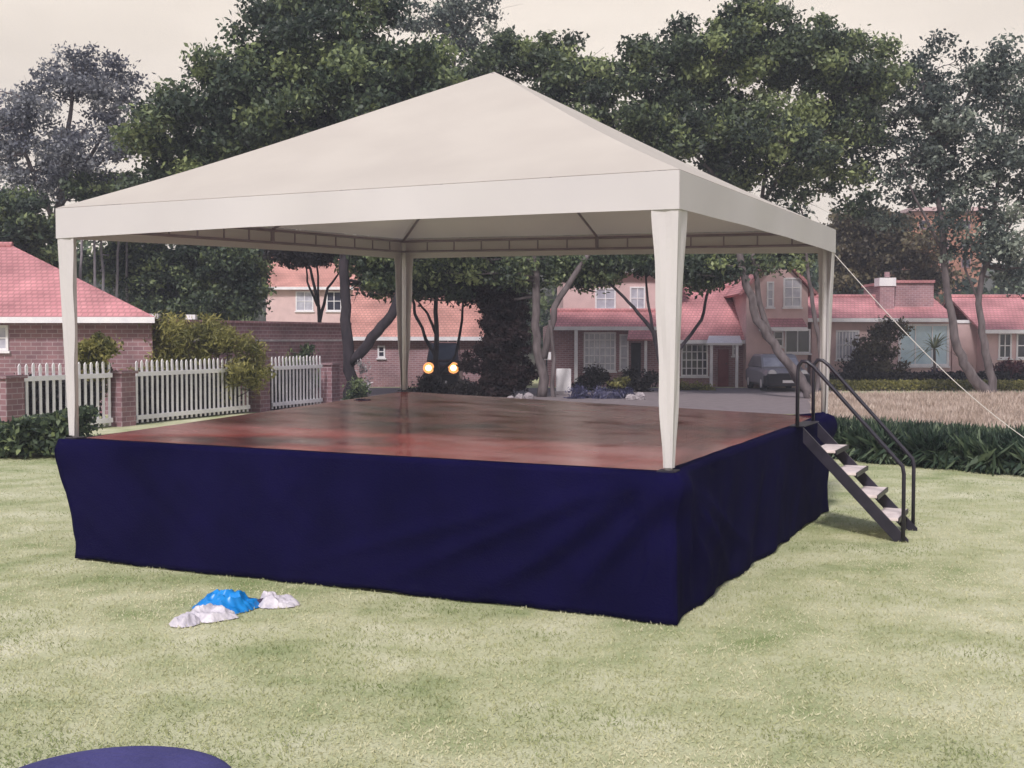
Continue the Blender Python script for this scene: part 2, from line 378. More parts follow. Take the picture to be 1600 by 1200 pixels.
# grass blades on the lawn near the camera
pts = []
nb = 230000
Dv = 3.6 + 19*rng.random(nb)**1.7; xv = (rng.random(nb)*2-1)*(0.46*Dv+.3)
hv = rng.uniform(.014, .034, nb)
dirs = np.c_[rng.normal(0, .7, nb), rng.normal(0, .7, nb), np.full(nb, .8)]
tv = np.array([mn.noise(Vector((float(a)*.9, float(b)*1.3, 0)))*.6 + mn.noise(Vector((float(a)*2.4, float(b)*3.6, 7)))*.4 + mn.noise(Vector((float(a)*.25, float(b)*.25, 3)))*.4 for a, b in zip(xv, Dv)]) + .55 + rng.normal(0, .10, nb)
# none under the stage
rx = xv; ry = Dv
sxv = 2.647 + rx*_c + ry*_s; syv = -8.4093 - rx*_s + ry*_c
keep = ~((sxv < .02) & (sxv > -6.05) & (syv > .0) & (syv < 6.3))
g = leaf_mesh('grass', np.c_[xv, Dv, hv*.42][keep], hv[keep], tv[keep], 'leaf_lawn', aspect=.28, up=0, dirs=dirs[keep])
tag(g, 'short pale yellow green lawn grass in front of the stage', 'grass', kind='stuff')

# ------------------------------------------------------------------ stage
SW, SD = 6.0, 6.285
def bil(x, y, n, l, r, b):
    u = -x/SW; v = y/SD
    return (n*(1-u)+l*u)*(1-v) + (r*(1-u)+b*u)*v
def zdeck(x, y): return 1.174 + bil(x, y, -.047, -.012, 0.0, .197)
def zval(x, y): return 3.128 + bil(x, y, -.042, -.035, .055, .16)
SC = Vector((-SW/2, SD/2, 0))
stage = thing('stage', 'square raised stage with wooden deck and navy cloth skirt under the white marquee', 'stage', S2W(SC.x, SC.y), YAW)
def deck_material():
    m = bpy.data.materials.new('varnished_deck'); m.use_nodes = True; nt = m.node_tree; b = nt.nodes['Principled BSDF']
    b.inputs['Specular IOR Level'].default_value = .4
    tc = N(nt, 'ShaderNodeTexCoord'); mp = N(nt, 'ShaderNodeMapping'); mp.inputs['Scale'].default_value = (.9, 1.35, 1)
    nt.links.new(tc.outputs['Object'], mp.inputs[0])
    a = N(nt, 'ShaderNodeTexNoise', Scale=.55, Detail=8.0, Roughness=.55); nt.links.new(mp.outputs[0], a.inputs['Vector'])
    r = N(nt, 'ShaderNodeValToRGB'); e = r.color_ramp.elements
    e[0].position = .38; e[0].color = (.085,.022,.03,1); e[1].position = .62; e[1].color = (.38,.16,.16,1)
    k = e.new(.49); k.color = (.32,.055,.05,1)
    nt.links.new(a.outputs['Fac'], r.inputs[0])
    br = N(nt, 'ShaderNodeTexBrick', Scale=1.0); br.inputs['Brick Width'].default_value = 2.44; br.inputs['Row Height'].default_value = 1.22
    br.inputs['Mortar Size'].default_value = .006; br.inputs['Color1'].default_value = (1,1,1,1); br.inputs['Color2'].default_value = (.86,.84,.86,1); br.inputs['Mortar'].default_value = (.15,.13,.15,1)
    nt.links.new(tc.outputs['Object'], br.inputs['Vector'])
    mm = N(nt, 'ShaderNodeMix', data_type='RGBA', blend_type='MULTIPLY'); mm.inputs[0].default_value = 1
    nt.links.new(r.outputs[0], mm.inputs[6]); nt.links.new(br.outputs[0], mm.inputs[7]); nt.links.new(mm.outputs[2], b.inputs['Base Color'])
    g2 = N(nt, 'ShaderNodeTexNoise', Scale=1.7, Detail=5.0); nt.links.new(mp.outputs[0], g2.inputs['Vector'])
    rr = N(nt, 'ShaderNodeMapRange'); rr.inputs['From Min'].default_value = .3; rr.inputs['From Max'].default_value = .7
    rr.inputs['To Min'].default_value = .09; rr.inputs['To Max'].default_value = .27; nt.links.new(g2.outputs['Fac'], rr.inputs[0]); nt.links.new(rr.outputs[0], b.inputs['Roughness'])
    return m
M['deck'] = deck_material()
mb = MB(); n = 12
for lay in (0, 1):
    for j in range(n+1):
        for i in range(n+1):
            x = -SW + SW*i/n; y = SD*j/n; mb.v.append((x, y, zdeck(x, y) - .04*lay))
q = (n+1)**2
for j in range(n):
    for i in range(n):
        a = j*(n+1)+i; mb.f.append((a, a+1, a+n+2, a+n+1)); mb.f.append((q+a, q+a+n+1, q+a+n+2, q+a+1))
for i in range(n):
    for a, b in ((i, i+1), (i*(n+1), (i+1)*(n+1)), (n*(n+1)+i, n*(n+1)+i+1), (i*(n+1)+n, (i+1)*(n+1)+n)): mb.f.append((a, b, q+b, q+a))
mb.build('deck', 'deck', stage, off=SC)
# steel legs under the deck
for x in (-SW+.1, -SW/2, -.1):
    for y in (.1, SD/2, SD-.1):
        MB().tube([(x, y, 0), (x, y, zdeck(x, y)-.045)], .03, 8).build('leg', 'steel_dark', stage, off=SC)
# cloth skirt: a loop round the four sides, rolled onto the deck edge at the top
corners = [(-SW, 0), (0, 0), (0, SD), (-SW, SD)]
loop = []
nseg = [130, 130, 90, 60]
for k in range(4):
    a, b = Vector(corners[k]), Vector(corners[(k+1) % 4]); d = (b-a).normalized(); nrm = Vector((d.y, -d.x))
    for i in range(nseg[k]):
        f = i/nseg[k]; p = a.lerp(b, f)
        loop.append((p, nrm, k, f, (b-a).length))
def skirt_point(e, t):
    p, nrm, k, f, L = e
    s = f*L; zd = zdeck(p.x, p.y)
    ce = min(s, L-s)
    prev_n = [Vector((-1, 0)), Vector((0, -1)), Vector((1, 0)), Vector((0, 1))]
    # outward direction blends at corners
    nd = nrm.copy()
    near = math.exp(-(ce/.10)**2)
    other = Vector((corners[k])) - Vector((-SW/2, SD/2)) if s < L/2 else Vector(corners[(k+1) % 4]) - Vector((-SW/2, SD/2))
    diag = Vector((math.copysign(1, other.x), math.copysign(1, other.y)))
    nd = nrm*(1-near) + diag*near
    cor = (k if s < L/2 else (k+1) % 4)      # 0 left, 1 near, 2 right, 3 back
    prof_t = math.exp(-((t-.10)/.16)**2)
    if cor == 0: q_ = min(1, max(0, (t-.10)/.75)); prof_t = min(1, .7 + t*4)*(1-q_)
    bulge = {0: .085, 1: .075, 2: .10, 3: .04}[cor]*math.exp(-(ce/(.35 if cor else .6))**2)*prof_t
    hang = .02 + .012*t*math.sin(s*2.1+k) + .010*math.sin(s*7.3+1.7*k+2*t)*t
    fold = 0
    if k == 0:     # diagonal drape folds falling left of the near corner
        uu = L-s
        for g0, wd, am in ((.35, .09, .10), (.8, .12, .08), (.12, .05, .06), (1.35, .13, .055), (1.9, .16, .035)):
            line = g0*t*2.0 + .06 + .05*math.sin(t*6+g0*9)
            fold += am*math.exp(-((uu-line)/wd)**2)*math.sin(math.pi*min(1, t*1.05))
    if k == 1:
        for g0, wd, am in ((.25, .07, .08), (.6, .10, .07), (1.1, .12, .05), (1.7, .12, .04)):
            line = g0*t*1.6 + .05
            fold += am*math.exp(-((s-line)/wd)**2)*math.sin(math.pi*min(1, t*1.05))
        fold += .022*math.sin(s*5.5+3*t)*t
    w0 = mn.noise(Vector((s*1.5, t*1.2, k*7.1)))*.032 + mn.noise(Vector((s*4 + t*2.5, t*2.0, k*3.3)))*.022 + abs(mn.noise(Vector((s*2.2 - t*3, t*1.5, k*5.3))))*.02
    out = hang + bulge + fold + w0*min(1, t*4)
    if cor == 1: out += .05*math.exp(-(ce/.5)**2)*t**3
    if cor == 0: out += -.05*t*math.exp(-(ce/.6)**2)
    z = (zd+(.012 if k < 2 else -.004))*(1-t) + .012*t
    zz = z + (.035*max(0, mn.noise(Vector((s*1.3, 5, k)))) if t > .98 else 0)
    return Vector((p.x + nd.x*out, p.y + nd.y*out, max(zz, .006)))
mb = MB(); ts = [-2, -1] + [i/22 for i in range(23)]
for e in loop:
    for t in ts:
        if t < 0:
            p, nrm, k, f, L = e; c = skirt_point(e, 0); ins = (.10 if t == -2 else .03) + .015*mn.noise(Vector((f*L*2.2, k*3.0, 0)))
            back = k in (2, 3)
            if back: ins = .006 if t == -2 else .002
            rp = .06*math.exp(-((f*L if k == 2 else (1-f)*L if k == 1 else 9)/.30)**2)   # bunched cloth round the far right post
            cc = Vector((-SW/2, SD/2)); d2 = Vector((-nrm.x, -nrm.y))
            q2 = Vector((p.x, p.y)) + d2*ins; q2.x = min(max(q2.x, -SW+.03), -.03) if t == -2 else q2.x; q2.y = min(max(q2.y, .03), SD-.03) if t == -2 else q2.y
            mb.v.append((q2.x, q2.y, zdeck(min(0, max(-SW, q2.x)), q2.y) + (-.006 if back else .008) + rp*(1 if t == -1 else .3)))
        else:
            mb.v.append(tuple(skirt_point(e, t)))
k = len(ts); nl = len(loop)
for i in range(nl):
    for j in range(k-1): mb.f.append((i*k+j, ((i+1) % nl)*k+j, ((i+1) % nl)*k+j+1, i*k+j+1))
sk = mb.build('skirt', 'skirt', stage, off=SC, smooth=True); sk['label'] = 'navy blue cloth skirt round the stage'
so = sk.modifiers.new('cloth', 'SOLIDIFY'); so.thickness = .003; so.offset = -1

# ------------------------------------------------------------------ marquee
MZ = 1.17
mc = S2W(SC.x, SC.y); marq = thing('marquee', 'white pyramid marquee with open sides standing on the stage', 'marquee', (mc.x, mc.y, MZ), YAW)
MO = Vector((SC.x, SC.y, MZ))
E_ = .075; VD = .285
ec = [(-SW-E_, -E_), (E_, -E_), (E_, SD+E_), (-SW-E_, SD+E_)]
apex = Vector((-SW/2, SD/2, 5.02))
def eave(p): return Vector((p[0], p[1], zval(p[0], p[1]) + VD))
mb = MB(); n = 28
for k in range(4):
    a, b = eave(ec[k]), eave(ec[(k+1) % 4]); base = len(mb.v)
    for i in range(n+1):
        t = i/n
        for j in range(n+1):
            e = a.lerp(b, j/n); p = e.lerp(apex, t)
            sag = -.06*math.sin(math.pi*min(1, t*1.0))*(1-t)**.8 - .035*math.sin(math.pi*j/n)*math.sin(math.pi*t)
            rip = .006*math.sin(j/n*40)*(1-t)*t*4*.25
            mb.v.append((p.x, p.y, p.z+sag+rip))
    for i in range(n):
        for j in range(n):
            q = base+i*(n+1)+j; mb.f.append((q, q+1, q+n+2, q+n+1))
cn = mb.build('canopy', 'canvas', marq, off=MO, smooth=False)
bm = bmesh.new(); bm.from_mesh(cn.data); bmesh.ops.remove_doubles(bm, verts=bm.verts, dist=.0005); bmesh.ops.recalc_face_normals(bm, faces=bm.faces); bm.to_mesh(cn.data); bm.free()
cn.data.shade_smooth(); cn.data.set_sharp_from_angle(angle=math.radians(12))
for k in range(4):
    a, b = eave(ec[k]), eave(ec[(k+1) % 4]); mb = MB(); m_ = 60
    d = (b-a); nrm = Vector((d.y, -d.x, 0)).normalized()
    for j in range(m_+1):
        f = j/m_; e = a.lerp(b, f)
        for i in range(4):
            t = i/3
            o = nrm*(.004 + .010*t*math.sin(f*23+k)*math.sin(math.pi*f))
            up = .02*math.sin(math.pi*f)*t
            mb.v.append(tuple(e + o + Vector((0, 0, -VD*t + up - .004))))
    for j in range(m_):
        for i in range(3): mb.f.append((j*4+i, j*4+i+1, (j+1)*4+i+1, (j+1)*4+i))
    vo = mb.build('valance', 'valance', marq, off=MO); so = vo.modifiers.new('cloth', 'SOLIDIFY'); so.thickness = .003; so.offset = -1
# corner posts and tapered cloth sleeves
for k, (x, y) in enumerate(corners):
    sx_ = 1 if x > -1 else -1; sy_ = -1 if y < 1 else 1
    px_, py_ = x - sx_*.03, y - sy_*.03
    z0 = zdeck(x, y) + .012; z1 = zval(x, y) + VD - .05
    po = MB().tube([(px_, py_, z0), (px_, py_, z1)], .03, 10).build('post', 'steel_white', marq, off=MO, smooth=True)
    MB().box(px_-.07, px_+.07, py_-.07, py_+.07, z0, z0+.012).build('base_plate', 'steel_dark', po, off=MO)
    zt, zb = zval(x, y) + .03, z0 + .03
    for ax in (0, 1):
        mb = MB(); m_ = 24
        for i in range(m_+1):
            f = i/m_; z = zt + (zb-zt)*f
            wd = (.205*(1-f)**1.0 + .075*f) + .006*math.sin(f*17+k)
            ox = (E_-.006)*(1-f) + .012*f       # sleeve pulls in to the post foot
            for j in range(5):
                u = wd*j/4 - 0
                rip = .006*math.sin(j*1.6+f*9+k)
                if ax == 0: mb.v.append((x + sx_*ox - sx_*u, y + sy_*(ox + rip*(j > 0)), z))
                else: mb.v.append((x + sx_*(ox + rip*(j > 0)), y + sy_*ox - sy_*u, z))
        for i in range(m_):
            for j in range(4): mb.f.append((i*5+j, i*5+j+1, (i+1)*5+j+1, (i+1)*5+j))
        s_ = mb.build('sleeve', 'valance', marq, off=MO); so = s_.modifiers.new('cloth', 'SOLIDIFY'); so.thickness = .004
# edge trusses: two rails with short uprights; rafters
for k in range(4):
    a, b = Vector((*corners[k], 0)), Vector((*corners[(k+1) % 4], 0)); d = (b-a).normalized(); L = (b-a).length
    inn = Vector((-d.y, d.x, 0))*.05
    def tp(s, up):
        q = a + d*s + inn; return Vector((q.x, q.y, zval(min(0, max(-SW, q.x)), q.y) + up))
    mb = MB()
    mb.tube([tp(.05, .235), tp(L-.05, .235)], .017, 6); mb.tube([tp(.05, .09), tp(L-.05, .09)], .017, 6)
    nn = 14
    for i in range(1, nn):
        s = L*i/nn; mb.tube([tp(s, .09), tp(s, .235)], .026 if i == nn//2 else .011, 6)
    mb.build('edge_truss', 'frame', marq, off=MO)
    m2 = tp(L/2, .25); top = apex + Vector((0, 0, -.16))
    MB().tube([m2, m2.lerp(top, .5) + Vector((0, 0, -.10)), top], .016, 6).build('rafter', 'frame', marq, off=MO)
    h = tp(.08, .24); MB().tube([h, h.lerp(top, .4) + Vector((0, 0, -.10)), h.lerp(top, .7)+Vector((0,0,-.08)), top], .018, 6).build('hip_rafter', 'frame', marq, off=MO)
MB().tube([apex + Vector((0, 0, -.02)), apex + Vector((0, 0, -.3))], .05, 8).build('crown_hub', 'frame', marq, off=MO)

# guy rope from the right rear corner
a = S2W(E_*.5, SD+E_*.5); a.z = zval(0, SD) + .02
peg = Vector((8.0, 15.2, 0.06))
mb = MB(); pp = []
for i in range(25):
    f = i/24; q = a.lerp(peg, f); q.z -= .36*math.sin(math.pi*f); q.z = max(q.z, .05); pp.append(q)
rp = thing('guy_rope', 'thin pale sagging guy rope running from the marquee corner down over the hedge', 'rope', (peg.x, peg.y, 0))
mb.tube(pp, .005, 5).build('rope_line', 'rope', rp)
MB().tube([(peg.x+.05, peg.y, .12), (peg.x-.08, peg.y, -.2)], .014, 6).build('peg', 'steel_dark', rp)

# ------------------------------------------------------------------ stairs
sl = S2W(.6, 4.85); stairs = thing('metal_stairs', 'steep black metal stairs with two tube handrails leading up to the stage', 'stairs', (sl.x, sl.y, 0), YAW)
SO = Vector((.6, 4.85, 0)); Y0, Y1 = 4.44, 5.26; RUN = 1.09; H = 1.15
for y in (Y0, Y1):
    yy = y; mb = MB()
    w_ = .03
    pts = [(.09, H+.02), (.09, H-.14), (RUN+.02-.06, 0.0), (RUN+.10, 0.0), (RUN+.10, .03)]
    mb.prism([(px_, yy-w_/2, pz) for px_, pz in pts], (0, w_, 0)); mb.build('stringer', 'steel_dark', stairs, off=SO)
for i in range(4):
    z = H*(1-(i+1)/5)+.012; x = .10 + RUN*(i+1)/5 - .04
    t = MB().box(x-.10, x+.15, Y0+.017, Y1-.017, z-.03, z).build('tread', 'tread', stairs, off=SO, bevel=.004)
    MB().box(x+.151, x+.163, Y0+.017, Y1-.017, z-.045, z+.002).build('nosing', 'steel_dark', t, off=SO)
for y in (Y0, Y1):
    pts = [(.05, 0.0)]
    top = [(.03, H+.04), (.03, H+.62), (.04, H+.69), (.075, H+.74), (.13, H+.735), (.20, H+.68), (RUN-.02, .86), (RUN+.035, .80), (RUN+.05, .72), (RUN+.05, .02)]
    yo = y + (-.03 if y == Y0 else .03)
    MB().tube([(a_, yo, b_) for a_, b_ in top], .021, 8).build('handrail', 'steel_dark', stairs, off=SO, smooth=True)
    low = [(.03, H+.40), (.10, H+.37), (RUN+.05, .46)]
# bracing posts where the stairs hook on the deck
MB().box(-.06, .10, Y0-.015, Y1+.015, zdeck(0, 4.8)+.014, zdeck(0, 4.8)+.026).build('hook_plate', 'steel_dark', stairs, off=SO)

# ------------------------------------------------------------------ things lying about
def crumple(name, cx, cy, rx, ry, h, m, seed, rot=0, z0=0.0, amp=.5):
    bm = bmesh.new(); bmesh.ops.create_icosphere(bm, subdivisions=5, radius=1)
    for v in bm.verts:
        p = v.co.copy(); nv = mn.noise(p*2.1+Vector((seed, 0, 0))); n2 = mn.noise(p*5.5+Vector((0, seed, 0)))
        rg = abs(mn.noise(p*3.3+Vector((seed*2, 1, 0))))
        r = 1 + amp*nv + .22*n2 - .35*rg
        q = p*r
        v.co = Vector((q.x*rx, q.y*ry, max(0.004, (q.z*.8+.35)*h)))
    me = bpy.data.meshes.new(name); bm.to_mesh(me); bm.free(); me.shade_smooth()
    o = bpy.data.objects.new(name, me); COL.objects.link(o); o.location = (cx, cy, z0); o.rotation_euler = (0, 0, rot); me.materials.append(M[m])
    return o
def rumple(name, parent, loc, rx, ry, h, m, seed, rot=0.0, n=56):
    """crumpled film lying on the grass: irregular outline, sharp creases, thin edges"""
    mb = MB(); ca, sa = math.cos(rot), math.sin(rot)
    for i in range(n+1):
        for j in range(n+1):
            u, v = 2*i/n-1, 2*j/n-1
            a_ = u*math.sqrt(1-v*v/2); b_ = v*math.sqrt(1-u*u/2); rr_ = math.hypot(a_, b_); th = math.atan2(b_, a_)
            ed = 1 + .22*mn.noise(Vector((math.cos(th)*1.6+seed, math.sin(th)*1.6, seed))) + .10*mn.noise(Vector((math.cos(th)*5+seed, math.sin(th)*5, 2)))
            x, y = a_*rx*ed, b_*ry*ed
            rg = 1-abs(mn.noise(Vector((x*9+seed, y*9, seed*1.3))))*2.2; rg2 = 1-abs(mn.noise(Vector((x*22-seed, y*17, seed))))*2
            z = h*max(0, 1-rr_**2.6)*(.45 + .42*rg + .13*rg2) + .006 + .010*max(0, rr_-.8)*5*rng.random()*.5
            mb.v.append((loc[0] + x*ca - y*sa, loc[1] + x*sa + y*ca, max(.004, z)))
    k = n+1
    for i in range(n):
        for j in range(n): mb.f.append((i*k+j, (i+1)*k+j, (i+1)*k+j+1, i*k+j+1))
    o = mb.build(name, m, parent, off=(0, 0, 0)); o.data.shade_smooth(); o.data.set_sharp_from_angle(angle=math.radians(38)); return o
g0 = G(338, 962); bag = thing('plastic_bag', 'blue and white plastic bag lying crumpled on the lawn', 'bag', g0)
rumple('blue_panel', bag, (.02, .25, 0), .27, .24, .15, 'blue_plastic', 3.1, -.10)
rumple('white_panel', bag, (-.03, -.08, 0), .21, .17, .11, 'white_plastic', 8.4, .35)
rumple('bag_mouth', bag, (-.16, -.27, 0), .13, .12, .08, 'white_plastic', 5.2, .5)
g1 = G(432, 946); cl_ = thing('crumpled_cloth', 'crumpled white cloth with a dark strap on the lawn beside the blue bag', 'cloth', g1)
rumple('cloth_heap', cl_, (.02, 0, 0), .17, .14, .11, 'white_plastic', 12.7, .1)
rumple('knotted_end', cl_, (-.09, .13, 0), .08, .07, .12, 'white_plastic', 1.9, .4)
rumple('strap', cl_, (-.11, .0, 0), .08, .035, .07, 'dark_cloth', 2.2, .7)
g2 = G(386, 942)
tag(rumple('folded_sheet', None, (g2.x, g2.y, 0), .17, .09, .05, 'dark_cloth', 6.6, .1), 'flat dark purple folded sheet lying between the blue bag and the white cloth', 'sheet')
dk = S2W(-5.35, 4.4); dp = (W_ := P(566, 641, 15.6))
tag(crumple('cable_bundle', dp.x, dp.y, .12, .09, .045, 'dark_cloth', 9.9, 0, zdeck(-5.0, 4.4)), 'small dark cable bundle lying on the rear left of the stage deck', 'cable')
# round table in the foreground
tb = thing('round_table', 'round table under a blue violet cloth in the bottom left foreground', 'table', (-1.14, 3.25, 0))
TZ, TR = .874, .362
bm_ = MB(); prof = []
nseg_ = 72
rings = []
for i, (r, z) in enumerate([(.02, TZ), (.15, TZ+.001), (.30, TZ), (TR-.02, TZ), (TR-.005, TZ-.004), (TR+.004, TZ-.02), (TR+.012, TZ-.12), (TR+.03, TZ-.3), (TR+.05, TZ-.55), (TR+.065, .06)]):
    rings.append([(math.cos(2*math.pi*j/nseg_)*(r + (.10*max(0, i-5)/4)*.45*math.sin(9*2*math.pi*j/nseg_+i*.15)*(i > 5)), math.sin(2*math.pi*j/nseg_)*(r + (.10*max(0, i-5)/4)*.45*math.sin(9*2*math.pi*j/nseg_+i*.15)*(i > 5)), z) for j in range(nseg_)])
bm_.loft(rings); cl_o = bm_.build('table_cover', 'blue_cloth', tb, off=(0, 0, 0), smooth=True)
MB().tube([(0, 0, .0), (0, 0, TZ-.03)], .03, 10).build('pedestal', 'steel_dark', tb, off=(0, 0, 0))

# ------------------------------------------------------------------ houses
def window(parent, x0, y0, x1, y1, D, nx=1, ny=1, glass='glass', fr='white_paint', ft=.07, name='window', sill=True):
    a, b = P(x0, y0, D), P(x1, y1, D); xa, xb, zt, zb = a.x, b.x, a.z, b.z
    mb = MB(); q = D-.05
    mb.box(xa, xb, q, D+.02, zt-ft, zt); mb.box(xa, xb, q, D+.02, zb, zb+ft)
    mb.box(xa, xa+ft, q, D+.02, zb+ft, zt-ft); mb.box(xb-ft, xb, q, D+.02, zb+ft, zt-ft)
    for i in range(1, nx):
        x = xa + (xb-xa)*i/nx; mb.box(x-.022, x+.022, q+.01, D+.018, zb+ft, zt-ft)
    for i in range(1, ny):
        z = zb + (zt-zb)*i/ny; mb.box(xa+ft, xb-ft, q+.013, D+.015, z-.02, z+.02)
    f = mb.build(name, fr, parent)
    MB().box(xa+ft*.5, xb-ft*.5, D-.012, D+.03, zb+ft*.5, zt-ft*.5).build('pane', glass, f, off=parent.location)
    if sill: MB().box(xa-.05, xb+.05, D-.09, D+.01, zb-.07, zb-.004).build('sill', fr, f, off=parent.location)
    return f
def door(parent, x0, y0, x1, y1, D, m='door_red'):
    a, b = P(x0, y0, D), P(x1, y1, D); zb = max(b.z, .01)
    d = MB().box(a.x, b.x, D-.04, D+.02, zb, a.z).build('door', m, parent)
    MB().box(b.x-.12, b.x-.08, D-.09, D-.045, 1.0, 1.06).build('handle', 'steel_dark', d, off=parent.location)
    return d
def wallbox(parent, x0, x1, D, zt, depth=6, m='brick', zb=-.02):
    return MB().box(X(x0, D), X(x1, D), D, D+depth, zb, zt).build('wall', m, parent)
def roof(parent, x0, x1, ye, yr, D, run=2.8, m='tile', over=.35, backR=0.0, hipL=0.0, hipR=0.0, back=True, xr0=None, xr1=None, name='roof'):
    """front slope with its eave at picture height ye and ridge at yr"""
    d0 = D-over; e0, e1 = P(x0, ye, d0), P(x1, ye, d0); zr = Z(yr, D+run)
    r0 = Vector((e0.x+hipL, D+run, zr)); r1 = Vector((e1.x-hipR, D+run, zr))
    mb = MB(); mb.slab([e0, e1, r1, r0], .10)
    if back:
        bz = e0.z; b0 = Vector((e0.x, D+2*run+over, bz)); b1 = Vector((e1.x-backR, D+2*run+over, bz))
        mb.slab([r0 + Vector((0, .003, 0)), r1 + Vector((0, .003, 0)), b1, b0], .10)
        if hipL: mb.slab([e0 + Vector((-.003, 0, 0)), r0 + Vector((-.003, 0, 0)), b0 + Vector((-.003, 0, 0))], .08)
        if hipR: mb.slab([e1 + Vector((.003, 0, 0)), b1 + Vector((.003, 0, 0)), r1 + Vector((.003, 0, 0))], .08)
    o = mb.build(name, m, parent)
    # white fascia and a ridge cap
    MB().box(e0.x, e1.x, d0-.03, d0-.004, e0.z-.17, e0.z-.005).build('fascia', 'white_paint', o, off=parent.location)
    MB().tube([r0 + Vector((0, 0, .03)), r1 + Vector((0, 0, .03))], .09, 7).build('ridge_cap', m, o, off=parent.location)
    return o
def fill_gable(parent, x0, x1, xp, ye, yp, D, m, depth=.25):
    a, b, c = P(x0, ye, D), P(x1, ye, D), P(xp, yp, D)
    return MB().prism([a, b, c], (0, depth, 0))

# left brick house behind the picket fence
D = 33.0
h = thing('brick_house', 'long low brick house with pink hipped roof at the left edge behind the picket fence', 'house', (X(40, D), D, 0))
xl, xr_, x2_ = X(-330, D), X(238, D), X(236, D+6.5)
MB().prism([(xl, D, -.02), (xr_, D, -.02), (x2_, D+6.5, -.02), (xl, D+6.5, -.02)], (0, 0, Z(499, D)+.02)).build('wall', 'brick_dark', h)
roof(h, -360, 242, 495, 384, D, 3.6, 'tile', .4, 2.4, 0.0, 5.6)
window(h, -40, 508, 14, 548, D, 3, 2, 'glass_pale')
# garden wall running back from it
gw = thing('garden_wall', 'long dark mauve brick garden wall with coping behind the shrubs', 'wall', (X(238, 33.2), 33.2, 0))
a, b = Vector((X(240, 33.3), 33.3, 0)), Vector((X(548, 42), 42, 0)); d = (b-a).normalized(); nrm = Vector((-d.y, d.x, 0))
mb = MB(); mb.prism([a, b, b+nrm*.24, a+nrm*.24], (0, 0, 2.62)); mb.build('wall_face', 'brick_dark', gw)
mb = MB(); a2, b2 = a-nrm*.05, b-nrm*.05; mb.prism([a2+Vector((0,0,2.622)), b2+Vector((0,0,2.622)), b2+nrm*.34+Vector((0,0,2.622)), a2+nrm*.34+Vector((0,0,2.622))], (0, 0, .07)); mb.build('coping', 'brick', gw)
mb = MB(); a3, b3 = a-nrm*.012, b-nrm*.012; mb.prism([a3+Vector((0,0,2.05)), b3+Vector((0,0,2.05)), b3+nrm*.02+Vector((0,0,2.05)), a3+nrm*.02+Vector((0,0,2.05))], (0, 0, .06)); mb.build('string_course', 'stone', gw)
for px in (237, 288):
    f = (px-240)/308; q = a.lerp(b, max(0, f))
    tag(MB().box(q.x-.14, q.x+.14, q.y-.02, q.y+.22, 2.70, 2.84).build('wall_cap_block', 'white_paint'), {237: 'white capping block on top of the garden wall beside the hipped roof', 288: 'white capping block on top of the garden wall further from the hipped roof'}[px], 'lamp', 'white capping blocks on the garden wall')  # small white blocks capping the wall, giving no light
# low house in the middle
D = 52.0
h = thing('low_house', 'low mauve brick house with salmon roof behind the leaning tree', 'house', (X(640, D), D, 0))
wallbox(h, 540, 752, D, Z(525, D), 7); roof(h, 532, 770, 526, 452, D, 4.0, 'tile_orange')
window(h, 590, 540, 602, 559, D, 1, 2); window(h, 684, 530, 716, 556, D, 2, 1)
# two storey house, centre
h = thing('two_storey_house', 'two storey pale pink house with a large white barred window, right of the dark shrub', 'house', (X(950, D), D, 0))
wallbox(h, 856, 1062, D, Z(508, D), 8, 'brick')
MB().box(X(880, D+1.6), X(1062, D+1.6), D+1.6, D+9, 2.4, Z(418, D+1.6)).build('upper_wall', 'pink_render', h)
roof(h, 862, 1058, 510, 486, D, 1.5, 'tile', .4, back=False)
roof(h, 872, 1070, 420, 380, D+1.6, 4.0, 'tile', .4, name='upper_roof')
window(h, 912, 519, 962, 580, D, 6, 5, 'glass_pale', name='barred_window'); window(h, 930, 450, 962, 484, D+1.6, 2, 2, 'glass_pale'); window(h, 984, 448, 1008, 484, D+1.6, 2, 2, 'glass_pale')
window(h, 968, 522, 982, 578, D, 1, 3, 'glass_pale')
MB().box(X(897, D), X(902, D), D-.4, D-.2, 0, Z(512, D)).build('porch_post', 'white_paint', h)
MB().box(X(1004, D), X(1008, D), D-.8, D-.65, 0, Z(531, D)).build('porch_post', 'white_paint', h)
MB().slab([P(980, 530, D-1.0), P(1020, 530, D-1.0), P(1014, 506, D-.01), P(984, 506, D-.01)], .08).build('porch_roof', 'tile', h)
door(h, 986, 536, 1001, 604, D, 'rubber')
# gabled house right of the near post
h = thing('gabled_house', 'brick house with a tall pointed gable and pink roofs behind the stage stairs', 'house', (X(1160, D), D, 0))
wallbox(h, 1060, 1176, D, Z(532, D), 8, 'brick')
roof(h, 1052, 1180, 531, 448, D, 3.6, 'tile')
mb = MB(); x0, x1, xp = X(1166, D-.6), X(1262, D-.6), X(1214, D-.6); ze, zp = Z(452, D-.6), Z(399, D-.6)
mb.prism([(x0, D-.6, -.02), (x1, D-.6, -.02), (x1, D-.6, ze), (xp, D-.6, zp), (x0, D-.6, ze)], (0, 8, 0)); mb.build('gable_wall', 'pink_render', h)
g1_, g2_ = MB(), MB(); ov = .3
for s_, xe in ((-1, x0), (1, x1)):
    e = Vector((xe + s_*ov, D-.9, ze-.28)); p = Vector((xp, D-.9, zp+.06)); bk = Vector((0, 8.2, 0))
    q = [e, p, p+bk, e+bk] if s_ < 0 else [p, e, e+bk, p+bk]
    MB().slab(list(reversed(q)), .12).build('gable_roof', 'tile', h)
roof(h, 1186, 1262, 511, 483, D-.6, 1.0, 'tile', .9, back=False, name='lower_roof')
